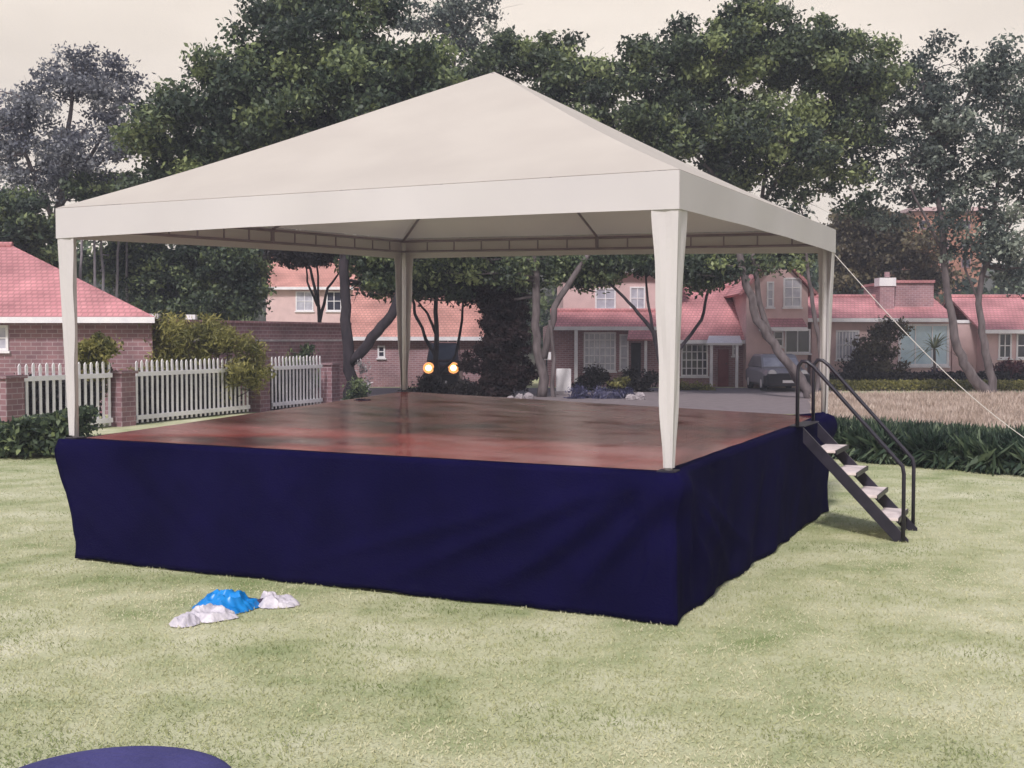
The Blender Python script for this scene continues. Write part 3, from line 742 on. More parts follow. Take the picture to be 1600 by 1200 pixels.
window(h, 1224, 434, 1252, 480, D-.6, 2, 3, 'glass_pale'); window(h, 1198, 440, 1209, 480, D-.6, 1, 3, 'glass_pale')
window(h, 1226, 514, 1266, 552, D-.6, 2, 1); window(h, 1208, 517, 1224, 542, D-.6, 1, 2)
window(h, 1064, 537, 1106, 588, D, 5, 4, 'glass', name='lattice_window')
MB().slab([P(1104, 536, D-1.2), P(1160, 536, D-1.2), P(1156, 524, D-.01), P(1108, 524, D-.01)], .10).build('porch_roof', 'white_paint', h)
for px in (1112, 1152): MB().box(X(px-2, D-1.1), X(px+2, D-1.1), D-1.1, D-.95, 0, Z(538, D-1.1)).build('porch_post', 'white_paint', h)
door(h, 1122, 546, 1138, 604, D); window(h, 1144, 534, 1152, 556, D, 1, 2, 'glass_pale')
# houses to the right
h = thing('chimney_house', 'pale house with long pink roof and white capped brick chimney behind the right lawn', 'house', (X(1380, D), D, 0))
wallbox(h, 1268, 1486, D, Z(498, D), 8, 'pink_render'); roof(h, 1262, 1494, 497, 464, D, 2.6, 'tile')
mb = MB().box(X(1398, D+1.2), X(1458, D+1.2), D+1.2, D+6, 2.5, Z(442, D+1.2)).build('roof_block', 'brick', h)
MB().box(X(1396, D+1.1), X(1460, D+1.1), D+1.1, D+6.1, Z(442, D+1.2)+.003, Z(442, D+1.2)+.12).build('block_coping', 'tile', h)
ch = MB().box(X(1374, D+.9), X(1397, D+.9), D+.9, D+1.55, 2.6, Z(447, D+.9)).build('chimney', 'brick', h)
MB().box(X(1372.5, D+.9), X(1398.5, D+.9), D+.85, D+1.6, Z(447, D+.9)+.002, Z(434, D+.9)).build('chimney_cap', 'white_paint', ch, off=h.location)
MB().tube([P(1386, 433, D+1.2), P(1386, 425, D+1.2)], .12, 8).build('chimney_pot', 'brick', ch, off=h.location)
window(h, 1306, 516, 1342, 562, D, 7, 2, 'glass_pale', name='lattice_window')
window(h, 1404, 506, 1482, 572, D, 3, 1, 'glass_sky', name='garage_window', ft=.1)
h = thing('end_house', 'pale house with pink roof and white windows at the right edge', 'house', (X(1590, D), D, 0))
wallbox(h, 1540, 1720, D, Z(515, D), 8, 'pink_render'); roof(h, 1532, 1730, 515, 464, D, 3.4, 'tile')
window(h, 1560, 520, 1580, 560, D, 2, 2); window(h, 1588, 520, 1630, 560, D, 3, 2)
mb = MB(); wl = thing('boundary_wall', 'pale low wall joining the chimney house and the end house', 'wall', (X(1514, D+1), D+1, 0))
MB().box(X(1488, D+1), X(1545, D+1), D+1, D+1.3, 0, Z(505, D+1)).build('wall_face', 'pink_render', wl)
MB().box(X(1486, D+1), X(1547, D+1), D+.95, D+1.35, Z(505, D+1)+.003, Z(500, D+1)).build('coping', 'white_paint', wl)
# far houses
D = 70.0
h = thing('salmon_roof_house', 'white house with salmon roof far behind the garden wall, left of the leaning tree', 'house', (X(478, D), D, 0))
wallbox(h, 416, 556, D, Z(447, D), 8, 'pink_render'); roof(h, 408, 564, 448, 385, D, 3.6, 'tile_orange')
window(h, 462, 455, 490, 486, D, 2, 2, 'glass_pale'); window(h, 510, 455, 534, 486, D, 2, 2)
D = 105.0
h = thing('hillside_block', 'orange brick apartment block high on the hillside behind the right trees', 'building', (X(1475, D), D, 0))
wallbox(h, 1424, 1532, D, Z(330, D), 9, 'brick_orange'); MB().box(X(1420, D), X(1536, D), D-.4, D+9.4, Z(330, D)+.003, Z(324, D)).build('parapet', 'pink_render', h)
for r_ in range(3):
    for c_ in range(3): window(h, 1436+c_*33, 344+r_*30, 1450+c_*33, 358+r_*30, D, 1, 1, fr='brick', sill=False)

# ------------------------------------------------------------------ picket fence with brick piers
fa, fb = Vector((X(26, 25.5), 25.5, 0)), Vector((X(510, 38.0), 38.0, 0)); fd = (fb-fa).normalized(); fl = (fb-fa).length
def on_fence(px):     # parameter along the fence line for a picture column
    k = (px-800)/F; return (k*fa.y - fa.x)/(fd.x - k*fd.y)
ang = math.atan2(fd.y, fd.x)
secs = [(30, 170, 'white picket fence section nearest the camera, at the far left by the dark hedge'), (213, 386, 'white picket fence section half hidden by the big yellowish bush'), (425, 500, 'short white picket fence section farthest left of the leaning tree trunk')]
for px0, px1, lab in secs:
    s0, s1 = on_fence(px0), on_fence(px1); o0 = fa + fd*s0
    f = thing('picket_fence', lab, 'fence', o0, ang, 'white picket fence sections'); L = s1-s0
    ht = 1.6; nk = max(4, int(L/.195)); mb = MB()
    for i in range(nk+1):
        x = L*i/nk; hh = ht*random.uniform(.985, 1.01)
        mb.prism([(x-.038, -.012, .04), (x+.038, -.012, .04), (x+.038, -.012, hh-.05), (x, -.012, hh), (x-.038, -.012, hh-.05)], (0, .022, 0))
    mb.build('picket_panel', 'white_paint', f, off=(0, 0, 0))
    for z in (.12, 1.20): MB().box(-.06, L+.06, -.055, -.0135, z, z+.11).build('rail', 'white_paint', f, off=(0, 0, 0))
for (px0, px1, lab_), hl in zip(secs, ('dark clipped shrubbery behind the nearest picket section', 'dark clipped shrubbery behind the middle picket section', 'dark clipped shrubbery behind the farthest picket section')):
    s0, s1 = on_fence(px0), on_fence(px1); o0 = fa + fd*(s0+s1)/2; L = s1-s0
    hd = thing('fence_hedge', hl, 'hedge', o0, ang, 'dark hedges behind the picket fence'); nq = int(2600*L)
    cc = np.c_[rng.uniform(-L/2, L/2, nq), .38 + rng.normal(0, .13, nq), rng.random(nq)*1.22 + rng.normal(0, .06, nq)]; cc[:, 1] = np.maximum(cc[:, 1], .10); cc[:, 2] = np.maximum(cc[:, 2], .04)
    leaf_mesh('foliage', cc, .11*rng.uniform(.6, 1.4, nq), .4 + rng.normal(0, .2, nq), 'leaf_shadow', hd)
    st_ = MB()
    for i in range(max(2, int(L/.6))): st_.tube([(-L/2+.3+.6*i, .4, 0), (-L/2+.33+.6*i, .42, .9)], .018, 5)
    st_.build('stem', 'bark_dark', hd, off=(0, 0, 0))
for px, lab in ((190, 'brick fence pier between the first two picket sections'), (405, 'brick fence pier between the second and third picket sections'), (516, 'brick fence pier at the far end beside the leaning tree trunk'), (12, 'brick fence pier at the left edge beyond the first picket section')):
    s = on_fence(px); o0 = fa + fd*s
    p = thing('fence_pier', lab, 'pier', o0, ang, 'brick piers of the picket fence'); wd = .26
    MB().box(-wd, wd, -.2, .2, 0, 1.28).build('shaft', 'brick_dark', p, off=(0, 0, 0)); MB().box(-wd-.05, wd+.05, -.25, .25, 1.282, 1.35).build('cap', 'brick_dark', p, off=(0, 0, 0))

# ------------------------------------------------------------------ cars
def car(name, label, px, D, body, lamp, wdt=1.8, hgt=1.7, ln=4.2, dark_bumper=True, bt=.62):
    r = thing(name, label, 'car', (X(px, D), D, 0)); o = (0, 0, 0); hw = wdt/2; gc = .22; hood = hgt*.58; 
    def ring(y, w_, zb, zt, c=.10):
        return [(-w_+c, y, zb), (w_-c, y, zb), (w_, y, zb+c), (w_, y, zt-c*1.3), (w_-c*1.3, y, zt), (-w_+c*1.3, y, zt), (-w_, y, zt-c*1.3), (-w_, y, zb+c)]
    MB().loft([ring(0, hw*.9, gc+.14, hood-.16), ring(.10, hw*.97, gc+.04, hood-.05), ring(.5, hw, gc, hood+.01), ring(1.15, hw, gc, hood+.06), ring(ln-.5, hw, gc, hood+.08), ring(ln-.05, hw*.96, gc+.05, hood+.04), ring(ln, hw*.9, gc+.12, hood-.1)]).build('body', body, r, off=o, smooth=False, bevel=.015)
    MB().loft([ring(1.1, hw*.90, hood+.03, hood+.09, .03), ring(1.75, hw*.80, hood+.03, hgt-.03, .06), ring(2.2, hw*.80, hood+.03, hgt, .07), ring(ln-.75, hw*.80, hood+.03, hgt-.03, .07), ring(ln-.15, hw*.86, hood+.03, hood+.2, .05)]).build('cabin', body, r, off=o, bevel=.012)
    def ws(t, u): return Vector((u*hw*(.86-.10*t), 1.1 + .65*t - .02, hood+.09 + (hgt-.05-hood-.09)*t))
    MB().slab([ws(.06, -.93), ws(.06, .93), ws(.93, .93), ws(.93, -.93)], .006).build('windscreen', 'glass_pale' if body == 'car_pale' else 'glass', r, off=o)  # grey car: light reflected in the windscreen is painted as pale glass
    if dark_bumper: MB().loft([ring(-.09, hw*.86, gc+.02, hood*bt, .07), ring(-.02, hw*.95, gc, hood*(bt+.02), .07), ring(.3, hw*1.005, gc-.01, hood*bt, .07)]).build('bumper', 'rubber', r, off=o)
    MB().box(-hw*.42, hw*.42, -.035, .02, hood*.68, hood*.85).build('grille', 'rubber', r, off=o)
    for s in (-1, 1):
        MB().tube([(s*hw*.68, -.05, hood*.84), (s*hw*.68, .08, hood*.84)], [.15, .165] if lamp != 'lamp_lit' else [.11, .12], 14).build('headlight', lamp, r, off=o)
        if lamp == 'lamp_lit': MB().tube([(s*hw*.68, -.03, hood*.84), (s*hw*.68, .09, hood*.84)], [.22, .225], 16).build('lamp_halo', 'lamp_glow', r, off=o)  # added glowing disc imitates the headlight's amber halo, not a car part
        MB().box(s*hw*1.0-.02+s*.10, s*hw*1.0+.02+s*.14, 1.25, 1.35, hood+.06, hood+.20).build('mirror', body, r, off=o, bevel=.01)
        for y in (.8, ln-.8):
            wh = MB().tube([(s*(hw-.20), y, .31), (s*(hw-.01), y, .31)], .31, 20).build('wheel', 'rubber', r, off=o)
            MB().tube([(s*(hw-.05), y, .31), (s*(hw+.002), y, .31)], .18, 14).build('rim', 'steel_white', wh, off=o)
    MB().box(-.24, .24, -.10, -.088, gc+.14, gc+.25).build('number_plate', 'white_paint', r, off=o)
    return r
car('parked_car', 'grey parked car with a black bumper facing the stage beside the gabled house', 1232, 47.2, 'car_pale', 'lamp_off', 1.85, 1.5, bt=.82)
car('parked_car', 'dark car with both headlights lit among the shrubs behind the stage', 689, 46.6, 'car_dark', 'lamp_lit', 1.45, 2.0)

# small white things by the drive
D = 45
u = thing('utility_cabinet', 'white utility cabinet standing beside the tree trunk behind the stage', 'cabinet', (X(880, D), D, 0))
MB().box(X(869, D), X(892, D), D-.2, D+.2, .12, Z(576, D)).build('casing', 'white_paint', u, bevel=.02); MB().box(X(867, D), X(894, D), D-.25, D+.25, 0, .118).build('plinth', 'stone', u)
u = thing('notice_board', 'small blank white board on a post left of the utility cabinet', 'sign', (X(854, D-1), D-1, 0))
MB().box(X(847, D-1), X(861, D-1), D-1.03, D-1.0, Z(562, D-1), Z(550, D-1)).build('board', 'white_paint', u); MB().tube([(X(854, D-1), D-.97, 0), (X(854, D-1), D-.97, Z(551, D-1))], .03, 8).build('post', 'steel_dark', u)

# ------------------------------------------------------------------ vegetation
tree('jacaranda', 'tall hazy mauve grey tree at the left edge behind the hipped roof', [[(62, 610, .22, 0), (70, 480, .18, 0), (90, 330, .14, 0), (110, 180, .08, 0), (115, 90, .03, 0)], [(90, 330, .11, 0), (150, 230, .07, .5), (190, 150, .03, .8)], [(85, 350, .11, 0), (40, 240, .07, -.5), (30, 150, .03, -.6)]], 46,
     [(105, 110, 62, 48, 0, .8), (45, 190, 75, 60, 0, 1), (170, 150, 62, 60, 0, .7), (115, 240, 110, 66, 0, 1.1), (205, 190, 32, 50, 0, .5), (60, 290, 80, 40, 0, .8), (150, 300, 50, 30, 0, .35), (-60, 200, 80, 90, 0, 1)],
     'leaf_mauve', 'bark', 128, 130, .58, .16, 56)
tree('dark_broadleaf_tree', 'small dark tree under the mauve tree, just behind the hipped roof', [[(30, 610, .14, 0), (38, 450, .11, 0), (45, 350, .05, 0)]], 42.5,
     [(40, 345, 60, 40, 0, 1), (-20, 350, 60, 50, 0, 1), (70, 385, 40, 30, 0, .6), (15, 390, 60, 40, 0, .8)], 'leaf_dark', 'bark_dark', 46, 260, .55, .19, 10)
for i, (px, lab) in enumerate(((128, 'slender pale trunked tree just right of the left marquee post'), (146, 'slender pale trunked tree, second right of the left marquee post'), (164, 'slender pale trunked tree, third right of the left marquee post'), (184, 'slender pale trunked tree, fourth right of the left marquee post'), (203, 'slender pale trunked tree, fifth right of the left marquee post'))):
    tree('slender_tree', lab, [[(px, 612, .07, 0), (px+random.uniform(-4, 4), 480, .06, 0), (px+random.uniform(-6, 6), 370, .045, 0), (px+random.uniform(-10, 10), 300, .02, 0)]], 45+.7*i,
         [(px+4, 352, 24, 22, .6, 1), (px, 410, 14, 40, 2.0, .35), (px, 300, 20, 26, 0, .6)], 'leaf_dark', 'bark_pale', 12, 150, .5, .18, 5, group='slender trees behind the hipped roof')
tree('large_dark_tree', 'largest dark tree with its forked trunk rising left of the rear marquee post', [[(546, 640, .21, 0), (545, 560, .19, 0), (541, 480, .17, 0), (538, 400, .16, 0), (500, 250, .12, .5), (480, 120, .06, .6)],
     [(548, 566, .17, 0), (580, 528, .17, -.3), (612, 492, .16, -.5), (624, 462, .14, -.5), (626, 400, .12, -.3), (600, 260, .09, 0), (590, 140, .04, 0)], [(535, 380, .12, 0), (430, 270, .09, 0), (360, 200, .05, 0)], [(510, 300, .1, 0), (410, 120, .05, .4)]], 38.5,
     [(290, 215, 85, 70, 0, 1), (400, 150, 100, 95, 0, 1.1), (500, 80, 110, 80, 0, 1.1), (570, 170, 120, 95, 0, 1.2), (235, 265, 42, 36, 0, .7), (650, 120, 70, 75, 0, 1), (450, 15, 60, 40, 0, .8), (540, 10, 80, 30, 0, .7), (440, 250, 150, 60, 1.5, 1), (580, 425, 48, 40, 1, .9), (330, 300, 110, 50, 1, .8), (650, 230, 90, 60, 1.5, .9)],
     'leaf_dark', 'bark_dark', 280, 250, .62, .18, 60, spread=.42)
tree('airy_tree', 'airy sparse tree crown showing above the marquee left of its peak', [[(700, 615, .16, 0), (705, 400, .12, 0), (708, 180, .07, 0), (712, 60, .03, 0)]], 55,
     [(690, 45, 60, 40, 0, 1), (735, 25, 45, 35, 0, .8), (700, 100, 60, 40, 0, .8), (640, 20, 40, 30, 0, .5)], 'leaf_hazy', 'bark', 34, 130, .75, .2, 24)
tree('spreading_tree', 'dark spreading tree behind the marquee peak with a grey split trunk', [[(846, 640, .20, 0), (842, 560, .17, 0), (838, 490, .15, 0), (836, 380, .13, 0), (850, 230, .08, 0), (870, 120, .04, 0)],
     [(850, 560, .13, 0), (866, 480, .12, 0), (905, 418, .10, 0), (940, 370, .08, 0), (960, 240, .04, 0)], [(836, 380, .1, 0), (770, 300, .07, .4), (700, 250, .04, .6)], [(862, 640, .09, -.3), (866, 560, .07, -.3), (858, 500, .05, -.2)]], 43,
     [(815, 85, 55, 36, 0, .8), (880, 110, 62, 55, 0, 1), (935, 140, 62, 62, 0, 1), (770, 100, 45, 40, 0, .6), (890, 200, 100, 50, 0, 1), (960, 230, 70, 50, 0, .8), (720, 170, 70, 60, 1, .8), (740, 425, 90, 36, 0, 1), (850, 420, 80, 30, 1, .8), (680, 440, 50, 24, 0, .9), (790, 455, 45, 26, 1, .9), (600, 430, 60, 36, 1, .9), (900, 425, 50, 26, 1, .8), (740, 400, 120, 40, 2, 1.2)],
     'leaf_mid', 'bark', 170, 230, .64, .18, 50, spread=.45)
tree('leaning_tree', 'big tree whose grey twin trunks lean left over the stage stairs', [[(1266, 632, .19, 0), (1252, 592, .17, 0), (1215, 548, .16, 0), (1182, 500, .15, 0), (1163, 430, .14, 0), (1152, 380, .13, 0), (1120, 260, .10, .4), (1090, 150, .05, .5)],
     [(1270, 630, .13, .35), (1236, 578, .12, .35), (1205, 530, .11, .35), (1186, 470, .10, .35), (1176, 400, .09, .4), (1200, 250, .06, .4), (1220, 120, .03, .4)], [(1152, 380, .09, 0), (1240, 240, .06, 0), (1310, 140, .03, 0)], [(1130, 290, .08, 0), (1040, 190, .04, 0)],
     [(1274, 632, .10, .2), (1283, 560, .09, .2), (1272, 490, .08, .2), (1262, 420, .06, .2), (1256, 340, .03, .2), (1240, 290, .008, .2)]], 42,
     [(1025, 115, 62, 60, 0, 1), (1110, 95, 85, 66, 0, 1), (1195, 62, 100, 52, 0, 1), (1275, 95, 85, 60, 0, 1), (1350, 120, 66, 54, 0, .9), (1095, 200, 100, 60, 0, 1), (1195, 215, 100, 66, 0, 1), (1240, 290, 46, 30, 0, .6), (1030, 205, 70, 60, 0, .9), (1300, 200, 66, 60, 0, .8), (1230, 15, 40, 24, 0, .5), (1130, 290, 60, 40, 1, .7), (1110, 425, 45, 24, 1, .6), (1180, 395, 60, 22, 1.5, .5), (1245, 400, 36, 26, 1, .5), (1085, 415, 50, 34, 1, .8), (1290, 265, 50, 36, .5, .5), (1320, 310, 44, 30, .5, .35), (1150, 410, 60, 30, .5, .7), (1230, 360, 60, 30, 1, .5)],
     'leaf_mid', 'bark', 250, 215, .62, .18, 60, spread=.48)
tree('sparse_tree', 'tall sparse grey green tree with a forked trunk at the right edge', [[(1548, 634, .23, 0), (1520, 590, .19, 0), (1496, 545, .16, 0), (1482, 470, .13, 0), (1474, 370, .11, 0), (1460, 240, .07, 0), (1440, 120, .03, 0)],
     [(1552, 632, .17, .3), (1546, 580, .15, .3), (1534, 520, .13, .3), (1530, 460, .11, .3), (1542, 400, .09, .3), (1560, 260, .06, .3), (1575, 120, .03, .3)], [(1478, 400, .07, 0), (1430, 310, .04, -.4), (1400, 240, .02, -.5)], [(1540, 420, .06, .2), (1590, 330, .04, .3), (1620, 240, .02, .3)], [(1533, 480, .05, .3), (1508, 420, .04, .2), (1512, 330, .02, 0)]], 43,
     [(1430, 175, 70, 60, 0, .9), (1500, 230, 80, 66, 0, 1), (1565, 150, 50, 80, 0, .9), (1575, 280, 55, 70, 0, 1), (1425, 275, 55, 50, 0, .7), (1355, 195, 55, 50, 0, .6), (1500, 330, 60, 40, 0, .6), (1570, 380, 50, 40, 0, .8), (1640, 200, 60, 120, 0, 1), (1390, 320, 50, 30, 0, .4), (1580, 80, 40, 30, 0, .3), (1470, 150, 50, 40, 0, .6), (1530, 400, 60, 40, 0, .7), (1480, 290, 60, 40, 0, .6), (1590, 430, 40, 30, 0, .5), (1370, 255, 50, 40, 0, .5), (1450, 100, 50, 40, 0, .4), (1520, 130, 50, 50, 0, .5)],
     'leaf_hazy', 'bark', 215, 100, .55, .17, 70, spread=.42)
tree('olive_tree', 'olive brown tree behind the chimney, right of the marquee corner', [[(1370, 612, .16, 0), (1368, 500, .13, 0), (1365, 410, .07, 0)]], 62,
     [(1350, 380, 66, 56, 0, 1), (1440, 385, 34, 34, -2, .5), (1400, 420, 50, 40, 0, .9), (1320, 430, 40, 36, 0, .8), (1455, 435, 34, 24, 0, .6), (1375, 350, 44, 30, 0, .7), (1315, 365, 40, 34, 0, .6)], 'leaf_brown', 'bark_dark', 70, 190, .75, .24, 16)
tree('low_branched_tree', 'small bare limbed tree behind the near marquee post', [[(1036, 625, .13, 0), (1034, 570, .11, 0), (1022, 520, .08, 0), (990, 480, .06, 0), (958, 448, .05, 0), (930, 425, .03, 0)], [(1036, 575, .09, 0), (1062, 545, .07, 0), (1096, 500, .06, 0), (1108, 450, .05, 0), (1112, 410, .03, 0)], [(1020, 518, .06, 0), (1012, 470, .05, 0), (1008, 420, .03, 0)]], 44,
     [(930, 415, 64, 26, 0, 1), (1000, 412, 50, 28, 0, .9), (1095, 415, 60, 32, 0, 1), (1020, 380, 120, 30, 1, 1)], 'leaf_dark', 'bark_dark', 70, 170, .5, .17, 14)
tree('forked_tree', 'small dark forked tree above the lit headlights', [[(684, 600, .12, 0), (682, 540, .10, 0), (681, 470, .08, 0), (680, 420, .04, 0)], [(682, 560, .08, 0), (662, 520, .06, 0), (648, 490, .06, 0), (646, 462, .05, 0), (660, 430, .03, 0)], [(682, 525, .06, 0), (668, 490, .05, 0), (652, 470, .03, 0)], [(684, 590, .06, .1), (712, 555, .06, .1), (722, 500, .05, .1), (724, 440, .03, .1)]], 45,
     [(680, 430, 60, 30, 0, 1), (730, 440, 50, 26, 0, .8)], 'leaf_shadow', 'bark_dark', 30, 170, .5, .18, 10)
tree('fan_branched_tree', 'small dark fan branched tree before the salmon roofed house', [[(506, 612, .12, 0), (505, 540, .10, 0), (498, 480, .07, 0), (485, 420, .05, 0), (470, 395, .03, 0)], [(500, 500, .07, 0), (512, 450, .05, 0), (535, 420, .03, 0)], [(498, 485, .05, 0), (497, 430, .04, 0), (492, 390, .03, 0)], [(496, 478, .05, 0), (480, 440, .04, 0), (478, 400, .02, 0)]], 46,
     [(470, 402, 34, 12, 0, 1), (510, 398, 40, 14, 0, 1), (440, 398, 20, 10, 0, .5)], 'leaf_shadow', 'bark_dark', 26, 130, .4, .16, 8)
tree('dense_hedge_tree', 'dense dark tree behind the garden wall under the marquee eave', [[(320, 612, .16, 0), (318, 500, .12, 0), (315, 420, .06, 0)]], 49,
     [(240, 440, 60, 50, 0, 1), (330, 420, 70, 50, 0, 1), (380, 440, 36, 56, 0, .9), (290, 480, 100, 26, 0, .9), (350, 370, 70, 30, 0, .8), (220, 390, 50, 40, 0, .7)], 'leaf_dark', 'bark_dark', 120, 240, .6, .2, 10)
tree('dark_evergreen', 'blackish dense evergreen filling the middle behind the stage', [[(790, 622, .2, 0), (790, 540, .15, 0), (788, 460, .06, 0)]], 43.5,
     [(790, 590, 44, 36, 0, 1), (790, 540, 42, 40, 0, 1), (788, 490, 40, 36, 0, 1), (760, 610, 36, 20, 0, .6), (785, 455, 46, 24, 0, .7), (738, 570, 14, 30, .3, .25)], 'leaf_umber', 'bark_dark', 120, 330, .32, .12, 8)

# bushes and shrubs
bush('large_bush', 'large feathery yellow green bush overhanging the picket fence', 320, 660, 33.3,
     [(320, 528, 82, 34, 0, 1.2), (275, 570, 55, 42, -.2, 1), (365, 570, 52, 42, 0, 1), (320, 620, 70, 36, 0, .6), (402, 575, 20, 40, 0, .4), (240, 560, 20, 40, 0, .3)], 'leaf_yellow', 92, 190, .36, .17, stems=14, aspect=.22)
bush('round_yellow_bush', 'small round yellow green bush above the nearest picket section', 145, 670, 28.2,
     [(146, 542, 30, 17, 0, 1), (140, 566, 28, 20, 0, 1), (150, 600, 24, 30, .4, .7)], 'leaf_yellow', 34, 210, .24, .12, stems=6)
bush('green_bush', 'round green bush behind the short farthest picket section', 464, 630, 39.0, [(462, 562, 28, 22, 0, 1), (466, 600, 30, 26, 0, .8)], 'leaf_mid', 16, 170, .32, .14)
bush('creeper', 'dark green creeper at the foot of the leaning tree trunk', 556, 640, 37.2, [(560, 606, 16, 24, 0, 1), (548, 625, 20, 14, 0, .8)], 'leaf_dark', 12, 150, .28, .12)
bush('white_flowering_shrub', 'small pale flowering shrub right of the forked trunk foot', 566, 640, 38.2, [(568, 575, 8, 12, 0, 1), (572, 600, 10, 16, 0, .8)], leaf_mat('pale_flowers', (.12,.13,.12), (.35,.33,.36), (.7,.66,.7)), 6, 90, .22, .1, stems=4)
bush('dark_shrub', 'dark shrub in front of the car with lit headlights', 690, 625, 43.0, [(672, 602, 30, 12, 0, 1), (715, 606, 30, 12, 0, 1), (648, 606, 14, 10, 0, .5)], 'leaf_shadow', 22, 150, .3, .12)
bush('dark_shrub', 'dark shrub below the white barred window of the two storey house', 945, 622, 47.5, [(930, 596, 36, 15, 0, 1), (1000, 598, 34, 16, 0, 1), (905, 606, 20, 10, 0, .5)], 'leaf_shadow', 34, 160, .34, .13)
bush('yellow_tipped_shrub', 'low yellow tipped shrub in front of the barred window', 966, 622, 46.6, [(966, 598, 16, 9, 0, 1)], 'leaf_yellow', 7, 110, .24, .12)
for px, lab in ((905, 'bluish low plant right of the utility cabinet behind the stage'), (938, 'bluish low plant in the middle of the bed behind the stage'), (972, 'bluish low plant nearest the marquee post behind the stage')):
    bush('blue_grey_plant', lab, px, 640, 42.0, [(px, 622, 19, 11, 0, 1)], leaf_mat('blue_grey_leaves', (.05,.05,.12), (.11,.11,.22), (.34,.33,.46)) if px == 905 else bpy.data.materials['blue_grey_leaves'], 9, 120, .24, .14, group='bluish plants behind the stage', aspect=.25, cat='plant')
for i, (px, py, r, lab) in enumerate(((812, 612, .13, 'pale stone left of the grey split trunk'), (826, 622, .16, 'larger pale stone at the foot of the grey split trunk'), (1000, 630, .18, 'pale stone near the right end of the bluish plants'), (798, 622, .10, 'small pale stone before the dark evergreen'), (985, 622, .15, 'pale stone between the last bluish plant and the marquee post'))):
    g_ = P(px, py, 41.5 - .2*i); o = crumple('garden_stone', g_.x, g_.y, r*1.2, r, r*1.3, 'stone', i*3.3, i, 0, .25); tag(o, lab, 'stone', 'pale stones behind the stage')
bush('box_hedge', 'short clipped yellow green hedge between the gabled house and the near post', 1090, 625, 48.6, [(1075, 607, 22, 7, 0, 1), (1105, 606, 18, 7, 0, 1)], 'leaf_yellow', 16, 130, .22, .1, cat='hedge')
def hedge(name, label, x0, x1, y0, y1, z1, m, n, ls, cat='hedge'):
    r = thing(name, label, cat, ((x0+x1)/2, (y0+y1)/2, 0)); c = np.c_[rng.uniform(x0, x1, n), rng.uniform(y0, y1, n), rng.random(n)**.6*z1 + rng.normal(0, .03, n)]
    c[:, 2] = np.maximum(c[:, 2], .03)
    leaf_mesh('foliage', c, ls*rng.uniform(.6, 1.4, n), .45 + .25*np.sin(c[:, 0]*1.3) * rng.random(n) + rng.normal(0, .18, n), m, r, r.location)
    mb = MB()
    for i in range(int((x1-x0)/.5)):
        x = x0+.25+i*.5; mb.tube([(x, (y0+y1)/2, 0), (x+.05, (y0+y1)/2, z1*.6)], .02, 5)
    mb.build('stem', 'bark_dark', r); return r
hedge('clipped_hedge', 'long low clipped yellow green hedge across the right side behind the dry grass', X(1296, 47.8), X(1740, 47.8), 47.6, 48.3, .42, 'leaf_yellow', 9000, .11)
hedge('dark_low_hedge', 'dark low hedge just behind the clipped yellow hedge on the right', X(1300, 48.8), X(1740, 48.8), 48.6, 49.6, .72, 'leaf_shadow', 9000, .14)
bush('brown_bush', 'olive brown bush left of the pale garage window', 1368, 610, 50.0, [(1370, 545, 34, 30, 0, 1), (1350, 580, 26, 22, 0, .8), (1392, 575, 24, 24, 0, .7), (1385, 515, 24, 16, 0, .5)], 'leaf_brown', 40, 170, .42, .16, stems=9)
bush('dark_shrub', 'dark shrub at the foot of the lattice window left of the brown bush', 1335, 612, 49.8, [(1335, 585, 24, 20, 0, 1)], 'leaf_shadow', 14, 150, .36, .14)
bush('purple_shrub', 'purplish shrub under the pale garage window', 1420, 612, 49.9, [(1400, 592, 26, 12, 0, 1), (1450, 592, 36, 13, 0, 1)], leaf_mat('purple_leaves', (.03,.025,.06), (.07,.055,.12), (.16,.13,.22)), 22, 140, .34, .14)
bush('red_bush', 'dark red bush under the windows of the end house', 1582, 612, 49.5, [(1578, 575, 24, 18, 0, 1), (1608, 582, 24, 18, 0, 1), (1580, 600, 36, 12, 0, .7)], 'leaf_red', 30, 160, .36, .15)
# rosette plant with long arching leaves and a stem, before the garage window
D = 49.2; yr = thing('palm_like_plant', 'tall palm like plant with arching leaves before the pale garage window', 'plant', (X(1462, D), D, 0))
top = P(1460, 545, D); MB().tube([(top.x+.05, D, 0), (top.x, D, top.z)], [.07, .05], 7).build('stem', 'bark', yr)
mb = MB()
for i in range(46):
    a = random.uniform(0, 2*math.pi); el = random.uniform(-.1, 1.25); L = random.uniform(.9, 1.7); p0 = top; ds = Vector((math.cos(a)*math.cos(el), math.sin(a)*math.cos(el), math.sin(el)))
    sd_ = ds.cross(Vector((0, 0, 1))).normalized()*.035
    pts = [p0 + ds*L*t + Vector((0, 0, -.45*L*t*t)) for t in (0, .35, .7, 1)]
    vv = []
    for t, q in zip((.6, 1, .7, .05), pts): vv += [q-sd_*t, q+sd_*t]
    mb.add(vv, [(0, 1, 3, 2), (2, 3, 5, 4), (4, 5, 7, 6)])
fo = mb.build('foliage', mat('arching_leaves', (.13,.16,.09), (.24,.26,.14), 3, .6), yr)

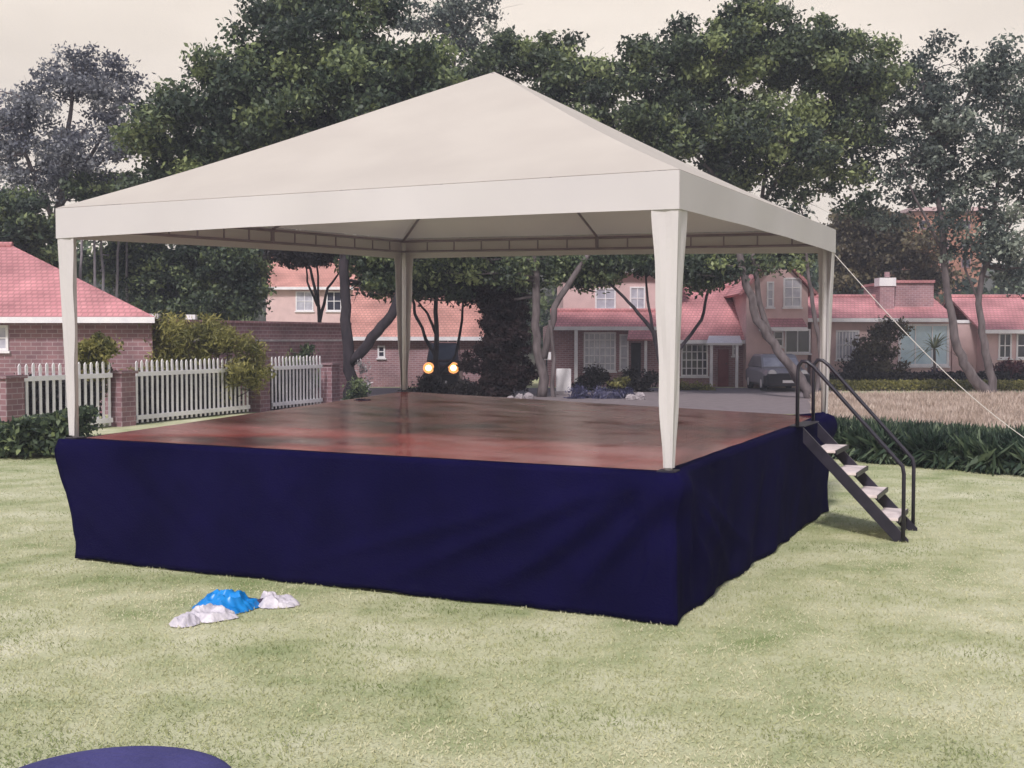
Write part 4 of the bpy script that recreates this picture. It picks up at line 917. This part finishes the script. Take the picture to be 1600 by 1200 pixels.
# strappy dark green border on the right and dry grass behind it (nobody could count the blades)
def blades(name, label, cat, poly_fn, n, hmin, hmax, m, kind='stuff', lean=.35, asp=.07, seedlean=0):
    xs, ys = poly_fn(n); h_ = rng.uniform(hmin, hmax, len(xs))
    dirs = np.c_[rng.normal(seedlean, lean, len(xs)), rng.normal(-.1, lean, len(xs)), np.ones(len(xs))]
    cen = np.c_[xs, ys, h_*.42]
    t = np.array([mn.noise(Vector((float(a)*1.3, float(b)*1.3, 0))) for a, b in zip(xs, ys)])*.7 + .45 + rng.normal(0, .2, len(xs))
    o = leaf_mesh(name, cen, h_*1.15, t, m, aspect=asp, up=0, dirs=dirs); tag(o, label, cat, kind=kind); return o
p0, p1 = G(1308, 717), G(1620, 746)
def bpoly(n):
    u = rng.random(n)*1.25 - .02; v = rng.random(n)
    x = p0.x + (p1.x-p0.x)*u; y = p0.y + (p1.y-p0.y)*u + v*2.4 + .15*np.sin(u*23) + rng.normal(0, .12, n); return x + v*.25 + .0*u, y
blades('border_planting', 'dark green strappy border plants along the right edge of the lawn', 'planting', bpoly, 44000, .14, .74, 'leaf_hedge', lean=.95, asp=.16)
def dpoly(n):
    u = rng.random(n); y = 23.2 + 18.0*rng.random(n)**1.2; return (X(1270, 1)*y)*(1-u) + (X(1660, 1)*y)*u, y
blades('dry_grass', 'dry pinkish beige grass behind the green border on the right', 'grass', dpoly, 70000, .12, .40, 'leaf_dry', lean=.4, asp=.10)
# dark hedge at the left foot of the fence
q0, q1 = G(-120, 724), G(100, 722)
def lpoly(n):
    u = rng.random(n); v = rng.random(n); return q0.x + (q1.x-q0.x)*u + rng.normal(0, .08, n), 20.6 + v*1.3 + .1*np.sin(u*19)
lh = thing('leafy_hedge', 'low dark leafy hedge at the left edge of the lawn before the picket fence', 'hedge', ((q0.x+q1.x)/2, 21.2, 0))
xs, ys = lpoly(9000); hh = .68 + .12*np.sin(xs*2.2) + .06*np.sin(xs*7); zz = rng.random(9000)**.55*hh
leaf_mesh('foliage', np.c_[xs, ys, zz+.03], .13*rng.uniform(.6, 1.4, 9000), .4 + rng.normal(0, .22, 9000), 'leaf_dark', lh, lh.location)
mb = MB()
for i in range(8):
    x = q0.x + (q1.x-q0.x)*(i+.5)/8; mb.tube([(x, 21.2, 0), (x+.06, 21.2, .45)], .016, 5)
mb.build('stem', 'bark_dark', lh)
# far woodland on the hill
wb = []
for i in range(60):
    px = -160 + 1900*(i+rng.random())/60; Dd = rng.uniform(78, 112)
    top = np.interp(px, [-160, 0, 200, 400, 700, 900, 1200, 1320, 1420, 1540, 1760], [310, 330, 330, 260, 200, 240, 300, 350, 395, 395, 340])
    k_ = F/Dd; zt = Z(top+rng.uniform(0, 40), Dd); wb.append((Vector((X(px, Dd), Dd, zt*.5)), 4.2, 3.5, zt*.52, 1))
c, s, t, cl2 = blob_leaves(wb, None, 420, 150, 1.7, .55, .35, .7)
wl_ = leaf_mesh('woodland', c, s, t, 'leaf_dark'); tag(wl_, 'far dark woodland rising behind the houses', 'woodland', kind='stuff')

# thin summer haze in the air between the stage and the trees
mb = MB().box(-170, 170, -66, 240, -1.2, 46); hz = mb.build('haze', 'canvas'); hz['kind'] = 'stuff'; hz['label'] = 'thin pale haze in the air'; hz['category'] = 'haze'
m = bpy.data.materials.new('thin_haze'); m.use_nodes = True; nt = m.node_tree; nt.nodes.clear()
pv = N(nt, 'ShaderNodeVolumePrincipled'); pv.inputs['Density'].default_value = .0015; pv.inputs['Color'].default_value = (.80, .84, 1.0, 1)
ou = N(nt, 'ShaderNodeOutputMaterial'); nt.links.new(pv.outputs[0], ou.inputs['Volume'])
hz.data.materials.clear(); hz.data.materials.append(m)
scene.cycles.volume_bounces = 0
